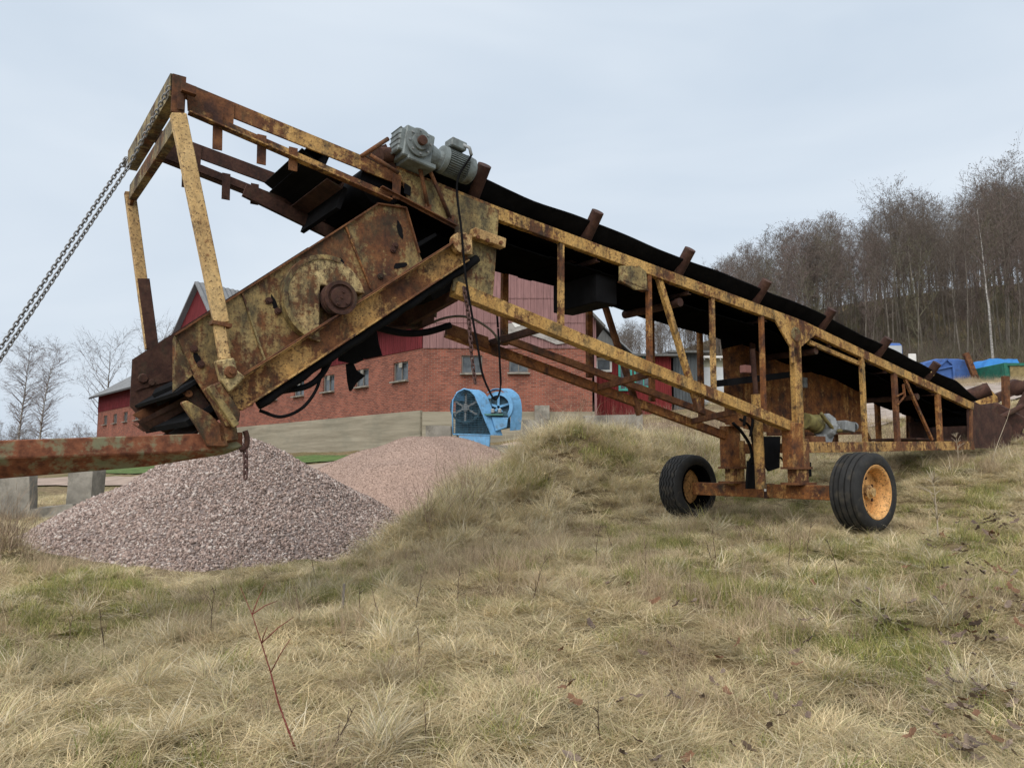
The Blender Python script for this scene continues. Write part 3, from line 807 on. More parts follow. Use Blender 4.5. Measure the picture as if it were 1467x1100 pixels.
MB().chan(V3((-8.17, -0.06, ze - 0.30)), V3((-8.17, 1.86, ze - 0.30)), 0.07, 0.15, 0.012, flip=-1).build('end_beam', M_moss, conv, bevel=0.003)
MB().plate([V3((-8.19, 1.84, ze - 0.22)), V3((-8.19, 1.84, ze - 0.38)), V3((-8.19, 2.02, ze - 0.50)), V3((-8.19, 2.02, ze - 0.40))], (0.03, 0, 0)).build('end_lug', M_yel2, conv)
MB().box((-8.18, -0.075, ze - 0.07), (0.10, 0.02, 0.31)).build('end_plate', M_rust, conv)
MB().ang(Q(258, 133, -0.09), Q(279, 140, -0.09), 0.06, 0.09, 0.01).bar(Q(258, 133, -0.10), Q(259, 157, -0.10), 0.05, 0.01, up=(0, 1, 0)).build('clip', M_rust, conv)
# dark cross beams carrying the head drum
for (u, dz, h, mt) in ((-6.95, -0.12, 0.22, M_black), (-6.80, -0.31, 0.10, M_brown)):
    MB().chan(V3((u, 0.05, ztop(u) + dz)), V3((u, WD + 0.05, ztop(u) + dz)), 0.16, h, 0.014, up=(0.35, 0, 0.94)).build('cross_beam', mt, conv)
MB().bar(V3((-6.72, 0.10, ztop(-6.72) - 0.44)), V3((-6.72, WD - 0.05, ztop(-6.72) - 0.44)), 0.04, 0.22, up=(0.3, 0, 0.95)).build('cross_beam', M_black, conv)
MB().bar(V3((-6.98, 0.06, ztop(-6.9) - 0.20)), V3((-6.98, WD, ztop(-6.9) - 0.20)), 0.34, 0.02, up=(0.5, 0, 0.85)).build('cross_beam', M_black, conv)
MB().bar(V3((-7.35, WD - 0.1, ztop(-7.3) - 0.33)), V3((-6.0, WD - 0.1, ztop(-6.0) - 0.55)), 0.05, 0.12).build('scraper_arm', M_brown, conv)
# geared motor on the near head plate
gm = Q(592, 214, -0.12)
gear = MB()
sl = Matrix.Rotation(math.atan(0.1495), 3, 'Y')
gear.box(gm, (0.30, 0.24, 0.30), sl)
gear.box(gm + V3((0.03, 0, -0.155)), (0.30, 0.26, 0.05), sl)
gear.box(gm + V3((-0.16, 0, 0.03)), (0.07, 0.20, 0.22), sl)
gear.lathe(gm + sl @ V3((0.15, 0, 0.0)), sl @ V3((1, 0, 0)), [(0, 0.115), (0.05, 0.105), (0.10, 0.085), (0.15, 0.10), (0.15, 0.0001)], 20)
for i in range(5):
    gear.box(gm + sl @ V3((-0.195, 0.0, 0.11 - 0.055 * i)), (0.022, 0.21, 0.024), sl)
g_o = gear.build('gearbox', M_greym, conv, bevel=0.012)
MB().lathe(gm + V3((-0.01, -0.118, 0.015)), (0, -1, 0), [(0, 0.135), (0.03, 0.135), (0.035, 0.12), (0.035, 0.085), (0.06, 0.08), (0.06, 0.0001)], 24).build('output_flange', M_greym, g_o, auto=True)
MB().lathe(gm + V3((-0.01, -0.175, 0.015)), (0, -1, 0), [(0, 0.045), (0.04, 0.045), (0.045, 0.03), (0.045, 0.0001)], 16).build('shaft_end', M_brown, g_o, auto=True)
for k in range(8):
    t_ = k * math.pi / 4
    MB().lathe(gm + V3((-0.01 + 0.11 * math.cos(t_), -0.152, 0.015 + 0.11 * math.sin(t_))), (0, -1, 0), [(0, 0.011), (0.012, 0.011), (0.012, 0.0001)], 6).build('bolt', M_greyl, g_o)
ax = (sl @ V3((1, 0, 0)))
m0 = gm + ax * 0.29 + V3((0, 0, 0.02))
mot = MB().lathe(m0, ax, [(0, 0.0001), (0, 0.13), (0.05, 0.135), (0.06, 0.112), (0.27, 0.112), (0.275, 0.138), (0.35, 0.132), (0.375, 0.10), (0.375, 0.0001)], 28).build('motor', M_greym, conv, auto=True)
fn = MB()
for k in range(36):
    t_ = 2 * math.pi * k / 36
    rad = V3((0, math.cos(t_), math.sin(t_))); rad = sl @ rad
    fn.bar(m0 + ax * 0.06 + rad * 0.122, m0 + ax * 0.275 + rad * 0.122, 0.006, 0.022, up=rad)
fn.build('cooling_fins', M_greym, mot)
tb = MB().box(m0 + ax * 0.15 + V3((0, -0.05, 0.165)), (0.17, 0.15, 0.09), sl).build('terminal_box', M_greym, mot, bevel=0.01)
MB().tube([m0 + ax * 0.19 + V3((0, -0.10, 0.185)), m0 + ax * 0.235 + V3((0, -0.17, 0.14)), m0 + ax * 0.25 + V3((0, -0.18, 0.07))], 0.016, 8).build('cable_gland', M_greyl, tb, smooth=True)
for a, b in (((601, 238), (613, 296)), ((612, 236), (645, 313)), ((518, 224), (556, 199)), ((530, 222), (571, 248))):
    MB().tube([Q(*a, -0.13), Q(*b, -0.06 if a[0] > 590 else -0.14)], 0.02, 8).build('motor_strut', M_rust, conv, smooth=True)
MB().tube([Q(545, 222, -0.02), Q(565, 222, -0.02)], 0.07, 14).build('drum_shaft', M_brown, conv, auto=True)
MB().plate([Q(520, 222, -0.015), Q(553, 206, -0.015), Q(570, 245, -0.015), Q(548, 238, -0.015)], (0, 0.02, 0)).build('shaft_bracket', M_brown, conv)
MB().box(Q(613, 298, -0.06), (0.06, 0.03, 0.07)).build('strut_foot', M_rust, conv)
MB().box(Q(646, 314, -0.06), (0.06, 0.03, 0.07)).build('strut_foot', M_rust, conv)
# pivot bracket between head plate and screen frame
MB().bar(Q(676, 334, -0.10), Q(721, 350, -0.10), 0.10, 0.10).build('pivot_bar', M_pale, conv, bevel=0.006)
MB().lathe(Q(657, 350, -0.10), (0, -1, 0), [(0, 0.0001), (0, 0.105), (0.08, 0.105), (0.08, 0.0001)], 20).build('pivot_boss', M_pale, conv, auto=True)
MB().plate([Q(663, 340, -0.12), Q(676, 334, -0.12), Q(677, 364, -0.12), Q(660, 364, -0.12)], (0, 0.06, 0)).build('pivot_plate', M_pale, conv)
for px, py in ((684, 340), (698, 345), (717, 348), (669, 352)):
    MB().lathe(Q(px, py, -0.155), (0, -1, 0), [(0, 0.022), (0.02, 0.02), (0.02, 0.0001)], 6).build('bolt', M_rust, conv)
# legs, axle, wheels
for v, s in ((0.0, -1), (WD, 1)):
    MB().bar(V3((-0.02, v, 1.95)), V3((-0.02, v, 3.50)), 0.16 if v == 0 else 0.12, 0.09, up=(0, 1, 0)).build('leg', M_yel if v == 0 else M_rustor, conv, bevel=0.006)
    MB().bar(V3((-0.16, v, 1.54)), V3((-0.16, v, 2.16)), 0.25, 0.17, up=(0, 1, 0)).build('leg_sleeve', M_rustor, conv, bevel=0.008)
    MB().bar(V3((0.03, v - 0.02, 1.54)), V3((0.03, v - 0.02, 1.95)), 0.15, 0.12, up=(0, 1, 0)).build('leg_sleeve', M_yel2, conv, bevel=0.006)
    MB().box((-0.09, v, 1.55), (0.42, 0.22, 0.03)).build('sleeve_collar', M_rust, conv)
    MB().bar(V3((-0.06, v, 1.30)), V3((-0.06, v, 1.56)), 0.26, 0.16, up=(0, 1, 0)).build('leg_foot', M_yel2, conv, bevel=0.006)
    MB().box((-0.06, v, 1.338), (0.42, 0.28, 0.03)).build('foot_plate', M_rust, conv)
MB().bar(V3((-0.02, -0.74, 1.225)), V3((-0.02, 1.84, 1.225)), 0.18, 0.19).build('axle', M_rustor, conv, bevel=0.006)
MB().box((-0.02, 0.50, 1.225), (0.188, 0.05, 0.205)).build('axle_strap', M_brown, conv)
MB().box((-0.13, 0.49, 1.28), (0.012, 0.03, 0.12)).build('paint_mark', plain('white_tape', (0.7, 0.7, 0.68), 0.1, 10, 0.7, 0), conv)
def wheel(v, s, zig):
    c = V3((-0.02, v, 1.252))
    root = empty('wheel', c, 0, conv)
    R_, hw = 0.505, 0.19
    # tread: ribbed (near) or zig-zag ribbed (far)
    tp = []
    gro = (-0.115, -0.04, 0.04, 0.115) if not zig else (-0.12, -0.06, 0.0, 0.06, 0.12)
    tp += [(-hw + 0.02, 0.335), (-hw - 0.005, 0.36), (-hw - 0.012, 0.42), (-hw + 0.004, 0.465), (-hw + 0.03, 0.492)]
    for g in gro:
        r_ = R_ - 0.022 * (abs(g) / 0.15) ** 2
        tp += [(g - 0.011, r_), (g - 0.008, r_ - 0.022), (g + 0.008, r_ - 0.022), (g + 0.011, r_)]
    tp += [(hw - 0.03, 0.492), (hw - 0.004, 0.465), (hw + 0.012, 0.42), (hw + 0.005, 0.36), (hw - 0.02, 0.335)]
    n = 96; m = len(tp); mb = MB()
    for k in range(n):
        t_ = 2 * math.pi * k / n
        off = 0.012 * (1 if k % 4 in (0, 1) else -1) if zig else 0.0
        for j, (h, r) in enumerate(tp):
            hh = h + (off if 5 <= j < m - 5 else 0)
            rr = r
            z_ = rr * math.sin(t_)
            if z_ < -0.47: z_ = -0.47 + (z_ + 0.47) * 0.5          # weight flattens the foot a little
            mb.v.append((rr * math.cos(t_), hh, z_))
    for k in range(n):
        k2 = (k + 1) % n
        for j in range(m - 1):
            mb.f.append((k * m + j, k2 * m + j, k2 * m + j + 1, k * m + j + 1))
    mb.build('tyre', M_tyre, root, auto=True)
    rim_p = [(-hw + 0.02, 0.325), (-hw + 0.005, 0.345), (-hw + 0.0, 0.335), (-hw + 0.015, 0.305), (-hw + 0.06, 0.285), (-0.02, 0.275), (-0.01, 0.20), (-0.03, 0.15), (-0.03, 0.08), (-0.03, 0.0001)]
    if s > 0: rim_p = [(-h, r) for h, r in rim_p]
    rim = MB().lathe((0, 0, 0), (0, 1, 0), rim_p, 40).build('rim', M_wheel, root, auto=True)
    rim_b = [(-h * 0.98, r * 0.985) for h, r in rim_p[:5]] + [((0.03 if s < 0 else -0.03), 0.27)]
    MB().lathe((0, 0, 0), (0, 1, 0), rim_b, 40).build('inner_rim', M_deep, root, auto=True)
    MB().lathe((0, s * 0.02, 0), (0, s, 0), [(0, 0.09), (0.07, 0.085), (0.08, 0.06), (0.12, 0.055), (0.125, 0.0001)], 20).build('hub', M_pale if s < 0 else M_rust, root, auto=True)
    for k in range(6):
        t_ = 2 * math.pi * (k + 0.4) / 6
        MB().lathe((0.175 * math.cos(t_), s * 0.012, 0.175 * math.sin(t_)), (0, s, 0), [(0, 0.028), (0.025, 0.022), (0.025, 0.0001)], 6).build('wheel_nut', M_brown, root)
    return root
M_wheel = rusty('peach_rim_paint', (0.66, 0.36, 0.13), 0.22, 12.0, 0.12)
wheel(-0.903, -1, False)
wheel(2.003, 1, True)
# lifting cylinder, hoses, mud flap
MB().tube([Q(1090, 700, 0.28), Q(1083, 565, 0.28)], 0.07, 16).build('lift_cylinder', M_yel, conv, auto=True)
MB().tube([Q(1083, 568, 0.28), Q(1078, 500, 0.28)], 0.035, 12).build('lift_rod', M_brown, conv, auto=True)
MB().plate([Q(1092, 625, 0.6), Q(1118, 625, 0.6), Q(1117, 670, 0.6), Q(1102, 675, 0.6), Q(1092, 660, 0.6), Q(1072, 660, 0.6), Q(1070, 700, 0.6), Q(1082, 700, 0.6)], (0, 0.03, 0)).build('rubber_flap', M_black, conv)
MB().plate([Q(1152, 668, 0.15), Q(1162, 662, 0.15), Q(1163, 682, 0.15), Q(1156, 684, 0.15)], (0, 0.02, 0)).build('rubber_flap', M_black, conv)
for pts, r in (([(1050, 606, 0.45), (1062, 618, 0.45), (1075, 640, 0.45), (1078, 665, 0.45)], 0.022), ([(1060, 600, 0.4), (1074, 612, 0.4), (1080, 640, 0.4), (1090, 660, 0.4)], 0.018),
               ([(1066, 610, 0.3), (1068, 595, 0.3), (1078, 600, 0.3), (1075, 625, 0.3)], 0.02), ([(1118, 655, 0.3), (1130, 668, 0.3), (1140, 672, 0.2)], 0.014)):
    MB().tube(bez([Q(*p) for p in pts], 8), r, 8).build('hose', M_black, conv, smooth=True)
# rusted cabinet panels, shelf, switch box between the trusses
for pl, mt in (([(1036, 495), (1065.6, 490), (1065.6, 612), (1040, 608)], M_rustor), ([(1066, 490), (1104.6, 480), (1104.6, 620), (1066, 614)], M_rustor), ([(1105, 478), (1136, 470), (1136, 622), (1105, 621)], M_rustor)):
    MB().plate([Q(*p, 0.86) for p in pl], (0, 0.02, 0)).build('cabinet_panel', mt, conv, bevel=0.004)
MB().plate([Q(1148, 530, 0.80), Q(1232, 522, 0.80), Q(1234, 618, 0.80), Q(1148, 626, 0.80)], (0, 0.02, 0)).build('cabinet_panel', M_rustor, conv)
MB().bar(Q(1100, 622, 0.8), Q(1234, 620, 0.8), 0.05, 0.05).build('cabinet_rail', M_rust, conv)
MB().plate([Q(1030, 432, 0.7), Q(1240, 514, 0.7), Q(1240, 527, 0.7), Q(1150, 534, 0.7), Q(1140, 478, 0.7), Q(1075, 490, 0.7), Q(1036, 500, 0.7)], (0, 0.03, 0)).build('chute_side', M_deep, conv)
MB().bar(Q(1032, 549, 0.55), Q(1136, 536, 0.55), 0.24, 0.09).build('shelf', M_black, conv)
MB().bar(Q(1078, 490, 0.7), Q(1078, 545, 0.7), 0.09, 0.04, up=(0, 1, 0)).build('shelf_post', M_brown, conv)
o = MB().box(Q(1068, 529, 0.48), (0.14, 0.10, 0.11)).build('brick', plain('pink_brick', (0.42, 0.20, 0.17), 0.2, 8, 0.9, 0.3), None, bevel=0.01)
o.location = MO; o.rotation_euler = (0, 0, math.atan2(MU.y, MU.x))
tag(o, 'pink brick lying on the dark shelf inside the conveyor frame', 'brick')
MB().box(Q(1152, 548, 0.75), (0.10, 0.06, 0.16)).build('switch_box', M_greyl, conv, bevel=0.006)
# drive unit at the tail: yellow-green motor, grey bell housing, pump
e = Q(1165, 606, 0.35)
drv = MB().lathe(e, (1, 0, -0.12), [(-0.22, 0.0001), (-0.22, 0.12), (0.05, 0.12), (0.06, 0.14), (0.10, 0.14), (0.10, 0.0001)], 22).build('drive_motor', plain('olive_motor', (0.22, 0.19, 0.07), 0.3, 9, 0.7, 0.2, dirt=(0.05, 0.04, 0.03), dirt_amt=0.4), conv, auto=True)
bell = [Q(1176, 597, 0.22), Q(1183, 591, 0.22), Q(1194, 600, 0.22), Q(1202, 612, 0.22), Q(1203, 622, 0.22), Q(1193, 626, 0.22), Q(1189, 637, 0.22), Q(1180, 636, 0.22), Q(1174, 620, 0.22)]
bc = Q(1181, 611, 0.30); bx_ = V3((1, 0, -0.10)).normalized()
bh = MB().lathe(bc, bx_, [(-0.06, 0.0001), (-0.06, 0.17), (0.0, 0.205), (0.03, 0.205), (0.035, 0.175), (0.13, 0.12), (0.17, 0.12), (0.175, 0.085), (0.30, 0.08), (0.30, 0.0001)], 10).build('bell_housing', M_greyl, conv, bevel=0.004)
for k in range(8):
    t_ = 2 * math.pi * k / 8
    MB().lathe(bc + bx_ * 0.03 + V3((0, 0.188 * math.cos(t_), 0.188 * math.sin(t_))), bx_, [(0, 0.014), (0.02, 0.012), (0.02, 0.0001)], 6).build('bolt', M_brown, bh)
MB().plate([Q(1180, 622, 0.22), Q(1196, 622, 0.22), Q(1190, 638, 0.22), Q(1180, 637, 0.22)], (0, 0.12, 0)).build('housing_foot', M_greyl, conv)
MB().box(Q(1211, 611, 0.25), (0.26, 0.18, 0.15), Matrix.Rotation(0.12, 3, 'Y')).lathe(Q(1222, 611, 0.25), (1, 0, 0), [(-0.02, 0.075), (0.05, 0.07), (0.06, 0.03), (0.10, 0.03), (0.10, 0.0001)], 14).build('pump', M_greyl, conv, bevel=0.01)
MB().tube(bez([Q(1176, 592, 0.15), Q(1184, 603, 0.15), Q(1196, 616, 0.15), Q(1205, 617, 0.15)], 8), 0.028, 8).build('hose', plain('olive_hose', (0.16, 0.13, 0.05), 0.3, 10, 0.7, 0.1), conv, smooth=True)
MB().box(Q(1160, 632, 0.35), (0.36, 0.3, 0.14)).build('drive_mount', M_rust, conv, bevel=0.008)
MB().bar(Q(1150, 640, 0.35), Q(1236, 640, 0.35), 0.3, 0.05).build('drive_mount', M_rust, conv)
# dark boards closing the tail box
MB().plate([Q(1302, 605, 0.9), Q(1388, 600, 0.9), Q(1388, 634, 0.9), Q(1308, 634, 0.9)], (0, 0.03, 0)).build('tail_board', M_brown, conv)
MB().box((4.2, 0.53, 2.02), (1.7, 0.9, 0.03)).build('tail_floor', M_brown, conv)
# power cable loop from the motor, control cable, hanging chain parts
cb = [m0 + ax * 0.25 + V3((0, -0.18, 0.07))] + [Q(x_, y_, -0.2) for x_, y_ in ((655, 262), (661, 330), (667, 395), (676, 450), (685, 500), (691, 535), (701, 560), (710, 572))] + [Q(x_, y_, 0.1) for x_, y_ in ((717, 555), (716, 520), (714, 478))] + [Q(712, 450, 0.3)]
MB().tube(bez(cb, 10), 0.011, 6).build('power_cable', M_black, conv, smooth=True)
MB().tube(bez([Q(600, 470, 0.75), Q(640, 455, 0.6), Q(672, 455, 0.5), Q(702, 472, 0.5), Q(716, 490, 0.5)], 10), 0.014, 6).build('hose', plain('grey_hose', (0.13, 0.11, 0.09), 0.3, 10, 0.7, 0.1), conv, smooth=True)
# ------------------------------------------------------------------ vibrating screen slung from the head
scr = empty('vibrating_screen', MO, math.atan2(MU.y, MU.x))
tag(scr, 'rust-stained yellow vibrating screen box with belt pulley hung below the conveyor head', 'screen')
SV = 1.74
nearp = [(250, 480), (540, 293), (572, 293), (581, 299), (601, 364), (612, 390), (350, 566), (300, 575), (276, 537)]
for v, mt in ((0.0, M_screen), (SV, M_brown)):
    P_ = [Q(*p, 0.0) for p in nearp]
    if v > 0:
        P_ = [V3((-8.12, 0, 2.60)), P_[1], P_[2], P_[3], P_[4], P_[5], P_[6], V3((-8.0, 0, 2.02)), V3((-8.12, 0, 2.15))]
    MB().plate([V3((p.x, v, p.z)) for p in P_], (0, 0.014, 0)).build('side_plate', mt, scr)
for a, b in (((540, 293), (250, 480)), ((600, 363), (581, 298)), ((581, 298), (540, 292))):
    MB().bar(Q(*a, -0.012), Q(*b, -0.012), 0.04, 0.014).build('edge_rim', M_rust, scr)
for a, b in (((347, 420), (381, 522)), ((495, 325), (531, 414))):
    MB().bar(Q(*a, -0.008), Q(*b, -0.008), 0.016, 0.022, up=(0, 1, 0)).build('stiffener', M_moss if a[0] < 400 else M_rustor, scr)
# bent end flange of the near side plate
MB().plate([Q(250, 480), Q(276, 537), Q(247, 562, 0.16), Q(247, 487, 0.10)], (0.012, 0.0, 0.004)).build('end_flange', M_moss, scr)
# pulley guard, pulley, black slot patches and bolts
gc = Q(468, 428, -0.10)
arc = []
for k in range(19):
    t_ = math.radians(14 + 248 * k / 18)
    arc.append(gc + V3((0.37 * math.cos(t_), 0, 0.37 * math.sin(t_))))
arc = [p for p in arc] + [Q(458, 468, -0.10), Q(459, 408, -0.10)]
MB().plate(arc, (0, 0.10, 0)).build('pulley_guard', M_guard, scr, bevel=0.008)
mbx = MB()
for k in range(18):
    t0_, t1_ = math.radians(72 + 190 * k / 18), math.radians(72 + 190 * (k + 1) / 18)
    p = [gc + V3((0.385 * math.cos(t), -0.012, 0.385 * math.sin(t))) for t in (t0_, t1_)] + [gc + V3((0.345 * math.cos(t), -0.012, 0.345 * math.sin(t))) for t in (t1_, t0_)]
    mbx.plate(p, (0, 0.11, 0))
mbx.build('guard_rim', M_moss, scr)
pc = Q(487, 427, -0.16)
MB().lathe(pc, (0, -1, 0), [(-0.10, 0.0001), (-0.10, 0.145), (-0.07, 0.15), (-0.055, 0.128), (-0.04, 0.15), (-0.02, 0.15), (-0.005, 0.128), (0.01, 0.15), (0.03, 0.148), (0.03, 0.118), (0.012, 0.112), (0.012, 0.095), (0.035, 0.088), (0.035, 0.0001)], 36).build('pulley', M_brown, scr, auto=True)
for dx, dz in ((0.0, 0.0), (0.05, -0.045), (-0.03, -0.06), (0.015, 0.05)):
    MB().lathe(pc + V3((dx, -0.034, dz)), (0, -1, 0), [(0, 0.013), (0.014, 0.011), (0.014, 0.0001)], 6).build('bolt', M_brown, scr)
MB().tube([pc + V3((0, 0.1, 0)), pc + V3((0, 1.85, 0))], 0.05, 12).build('shaft', M_brown, scr)
for (px, py, w, h, mt) in ((393, 434, 0.035, 0.12, M_black), (283, 514, 0.04, 0.09, M_black), (573, 329, 0.045, 0.13, M_black), (490, 376, 0.03, 0.07, M_black), (574, 380, 0.13, 0.045, M_black)):
    c_ = Q(px, py, -0.004); rs_ = random.Random(px)
    ov = []
    for k in range(12):
        t_ = 2 * math.pi * k / 12; q_ = V3((w * 0.62 * math.cos(t_), 0, h * 0.62 * math.sin(t_))) * rs_.uniform(0.75, 1.15)
        ov.append(c_ + Matrix.Rotation(-0.35, 3, 'Y') @ q_)
    MB().plate(ov, (0, 0.003, 0)).build('slot_shade', mt, scr)  # black oval on the plate, standing for the dark inside a slot
for (px, py) in ((385, 431), (398, 446), (288, 522), (278, 500), (566, 352), (563, 358), (545, 396)):
    MB().lathe(Q(px, py, -0.005), (0, -1, 0), [(0, 0.032), (0.012, 0.03), (0.012, 0.018), (0.025, 0.016), (0.025, 0.0001)], 8).build('bolt', M_brown, scr)
# inclined channel beams under both sides
a, b = Q(334, 572, -0.10), Q(662, 360, -0.10)
cn = (b - a).normalized(); cu = V3((-cn.z, 0, cn.x))
if cu.z < 0: cu = -cu
for v in (-0.10, SV + 0.02):
    MB().chan(V3((a.x, v, a.z)), V3((b.x, v, b.z)), 0.09, 0.22, 0.014, up=cu, flip=-1).build('channel_beam', M_yel2 if v < 0 else M_brown, scr, bevel=0.004)
MB().bar(V3((a.x, -0.15, a.z)) + cu * 0.125, V3((b.x, -0.15, b.z)) + cu * 0.125, 0.05, 0.014, up=cu).build('channel_lip', M_rust, scr)
# screen decks and cross tubes between the sides
def deck(name, off, s0, s1, th, mt, v0=0.03, v1=SV - 0.01):
    p0 = a + cn * s0 + cu * off; p1 = a + cn * s1 + cu * off
    MB().bar(V3((p0.x, (v0 + v1) / 2, p0.z)), V3((p1.x, (v0 + v1) / 2, p1.z)), v1 - v0, th, up=cu).build(name, mt, scr)
deck('screen_deck', 0.26, -0.30, 2.55, 0.03, M_black)
deck('screen_deck', 0.02, -0.36, 2.3, 0.05, M_black)
deck('collecting_pan', -0.10, -0.55, 2.0, 0.02, M_brown, 0.25, SV - 0.1)
for s0, off in ((0.25, -0.04), (1.2, -0.05), (2.2, 0.0)):
    p0 = a + cn * s0 + cu * off
    MB().tube([V3((p0.x, -0.05, p0.z)), V3((p0.x, SV, p0.z))], 0.06, 12).build('cross_tube', M_brown, scr, auto=True)
# discharge lip, tray hooks, rubber
MB().plate([Q(196, 604, 1.4), Q(206, 612, 1.4), Q(330, 545, 0.1), Q(318, 540, 0.1)], (0.03, 0, -0.03)).build('discharge_lip', M_brown, scr)
MB().plate([Q(190, 594, 1.5), Q(240, 566, 1.5), Q(244, 590, 1.5), Q(226, 618, 1.5), Q(206, 618, 1.5), Q(189, 606, 1.5), Q(198, 611, 1.5), Q(203, 602, 1.5)], (0, 0.03, 0)).build('tray_hook', M_rust, scr)
MB().plate([Q(222, 614, 1.2), Q(298, 560, 0.6), Q(305, 575, 0.6), Q(240, 622, 1.2)], (0.02, 0, 0.02)).build('discharge_lip', M_brown, scr)
MB().plate([Q(218, 565, 1.0), Q(275, 540, 0.2), Q(282, 556, 0.2), Q(226, 582, 1.0)], (0.02, 0, 0.05)).build('rubber_curtain', M_black, scr)
# near end bracket and foot resting on the lifting arm
MB().plate([Q(296, 556, -0.16), Q(316, 546, -0.16), Q(345, 590, -0.16), Q(343, 604, -0.16), Q(326, 612, -0.16)], (0, 0.12, 0)).build('end_bracket', M_screen, scr, bevel=0.01)
MB().bar(Q(300, 553, -0.18), Q(338, 610, -0.18), 0.05, 0.05, up=(0, 1, 0)).build('bracket_rib', M_moss, scr, bevel=0.004)
MB().plate([Q(261, 576, -0.10), Q(268, 573, -0.10), Q(300, 592, -0.10), Q(322, 612, -0.10), Q(328, 640, -0.10), Q(300, 640, -0.10), Q(285, 612, -0.10)], (0, 0.10, 0)).build('foot_bracket', M_screen, scr, bevel=0.01)
MB().bar(Q(322, 604, -0.04), Q(326, 632, -0.04), 0.14, 0.12, up=(0, 1, 0)).build('foot_bracket', M_screen, scr, bevel=0.008)
MB().plate([Q(262, 562, 0.1), Q(280, 552, 0.1), Q(308, 590, 0.1), Q(300, 600, 0.1)], (0, 0.04, 0)).build('clamp_plate', M_brown, scr)
MB().lathe(Q(270, 564, 0.09), (0, -1, 0), [(0, 0.03), (0.02, 0.028), (0.02, 0.0001)], 8).build('bolt', M_rust, scr)
# hanger struts
MB().bar(Q(255, 164, -0.16), Q(317, 463, -0.16), 0.115, 0.07, up=(0, 1, 0)).build('hanger_strut', M_pale, scr, bevel=0.006)
MB().bar(Q(313, 462, -0.16), Q(322, 515, -0.16), 0.085, 0.06, up=(0, 1, 0)).build('hanger_rod', M_pale, scr, bevel=0.006)
MB().box(Q(316, 465, -0.16), (0.15, 0.10, 0.03), Matrix.Rotation(0.1, 3, 'Y')).build('collar', M_rust, scr)
MB().plate([Q(310, 516, -0.20), Q(336, 512, -0.20), Q(340, 530, -0.20), Q(352, 540, -0.20), Q(330, 562, -0.20), Q(318, 545, -0.20)], (0, 0.10, 0)).build('clevis', M_guard, scr, bevel=0.012)
MB().lathe(Q(330, 533, -0.205), (0, -1, 0), [(0, 0.05), (0.03, 0.045), (0.03, 0.022), (0.06, 0.02), (0.06, 0.0001)], 12).build('clevis_pin', M_rust, scr)
fa, fb = Q(186, 276, 1.95), Q(216, 500, 1.80)
MB().bar(fa, fb, 0.10, 0.07, up=(0, 1, 0)).build('hanger_strut', M_pale, scr, bevel=0.005)
fc = fa + (fb - fa) * 0.56
MB().bar(fc + V3((0.012, -0.012, 0)), fb + V3((0.012, -0.012, 0)), 0.11, 0.07, up=(0, 1, 0)).build('hanger_rod', M_brown, scr, bevel=0.004)
# rust-brown wear plate seen in the open end, its strap and bolts
MB().plate([Q(193, 560, SV - 0.02), Q(247, 524, SV - 0.02), Q(247, 545, SV - 0.02), Q(205, 556, SV - 0.02)], (0, 0.012, 0)).build('strap', M_brown, scr)
for px, py, r_ in ((205, 542, 0.05), (217, 548, 0.035)):
    MB().lathe(Q(px, py, SV - 0.03), (0, -1, 0), [(0, r_), (0.02, r_ * 0.8), (0.02, 0.0001)], 8).build('bolt', M_brown, scr)
# rubber hose along the beam, hose loops, torn rubber
hs = []
for k in range(30):
    f = k / 29
    p = a + cn * (0.15 + 2.62 * f) - cu * (0.15 + 0.008 * math.sin(k * 1.7))
    hs.append(V3((p.x, -0.06, p.z)))
MB().tube(hs, [0.042 + (0.007 if k % 7 == 3 else 0) for k in range(30)], 10).build('hose', M_black, scr, smooth=True)
for pts, r in (([(372, 588, 0), (402, 597, 0), (432, 585, 0), (452, 560, 0), (462, 530, 0), (470, 505, 0.1)], 0.014), ([(405, 560, 0), (440, 553, 0), (462, 535, 0), (478, 505, 0)], 0.026),
               ([(536, 468, 0.5), (575, 477, 0.5), (610, 476, 0.5), (645, 466, 0.5)], 0.035), ([(536, 464, 0.7), (570, 469, 0.7), (604, 467, 0.7)], 0.02)):
    MB().tube(bez([Q(*p) for p in pts], 8), r, 8).build('hose', M_black if r != 0.02 else M_brown, scr, smooth=True)
MB().plate([Q(486, 497, 0.5), Q(500, 480, 0.5), Q(537, 473, 0.5), Q(540, 492, 0.5), Q(545, 509, 0.5), Q(520, 514, 0.5), Q(514, 504, 0.5), Q(518, 515, 0.5), Q(505, 521, 0.5), Q(484, 517, 0.5)], (0.03, 0.015, 0)).build('torn_rubber', M_black, scr)
MB().plate([Q(495, 522, 0.55), Q(503, 519, 0.55), Q(508, 530, 0.55), Q(520, 538, 0.55), Q(508, 548, 0.55), Q(500, 560, 0.55), Q(497, 545, 0.55)], (0.03, 0.015, 0)).build('torn_rubber', M_black, scr)
# frame members hanging between screen and conveyor head
MB().bar(Q(560, 470, 0.9), Q(650, 420, 0.25), 0.08, 0.16).build('tie_frame', M_brown, scr)
MB().bar(Q(600, 430, 0.5), Q(655, 400, 0.5), 0.5, 0.10).build('tie_frame', M_black, scr)
MB().bar(Q(520, 450, 0.9), Q(600, 468, 0.9), 0.06, 0.07).build('tie_frame', M_rust, scr)
MB().plate([Q(600, 440, 0.6), Q(622, 425, 0.6), Q(622, 462, 0.6), Q(606, 470, 0.6)], (0, 0.25, 0)).build('tie_plate', M_brown, scr)

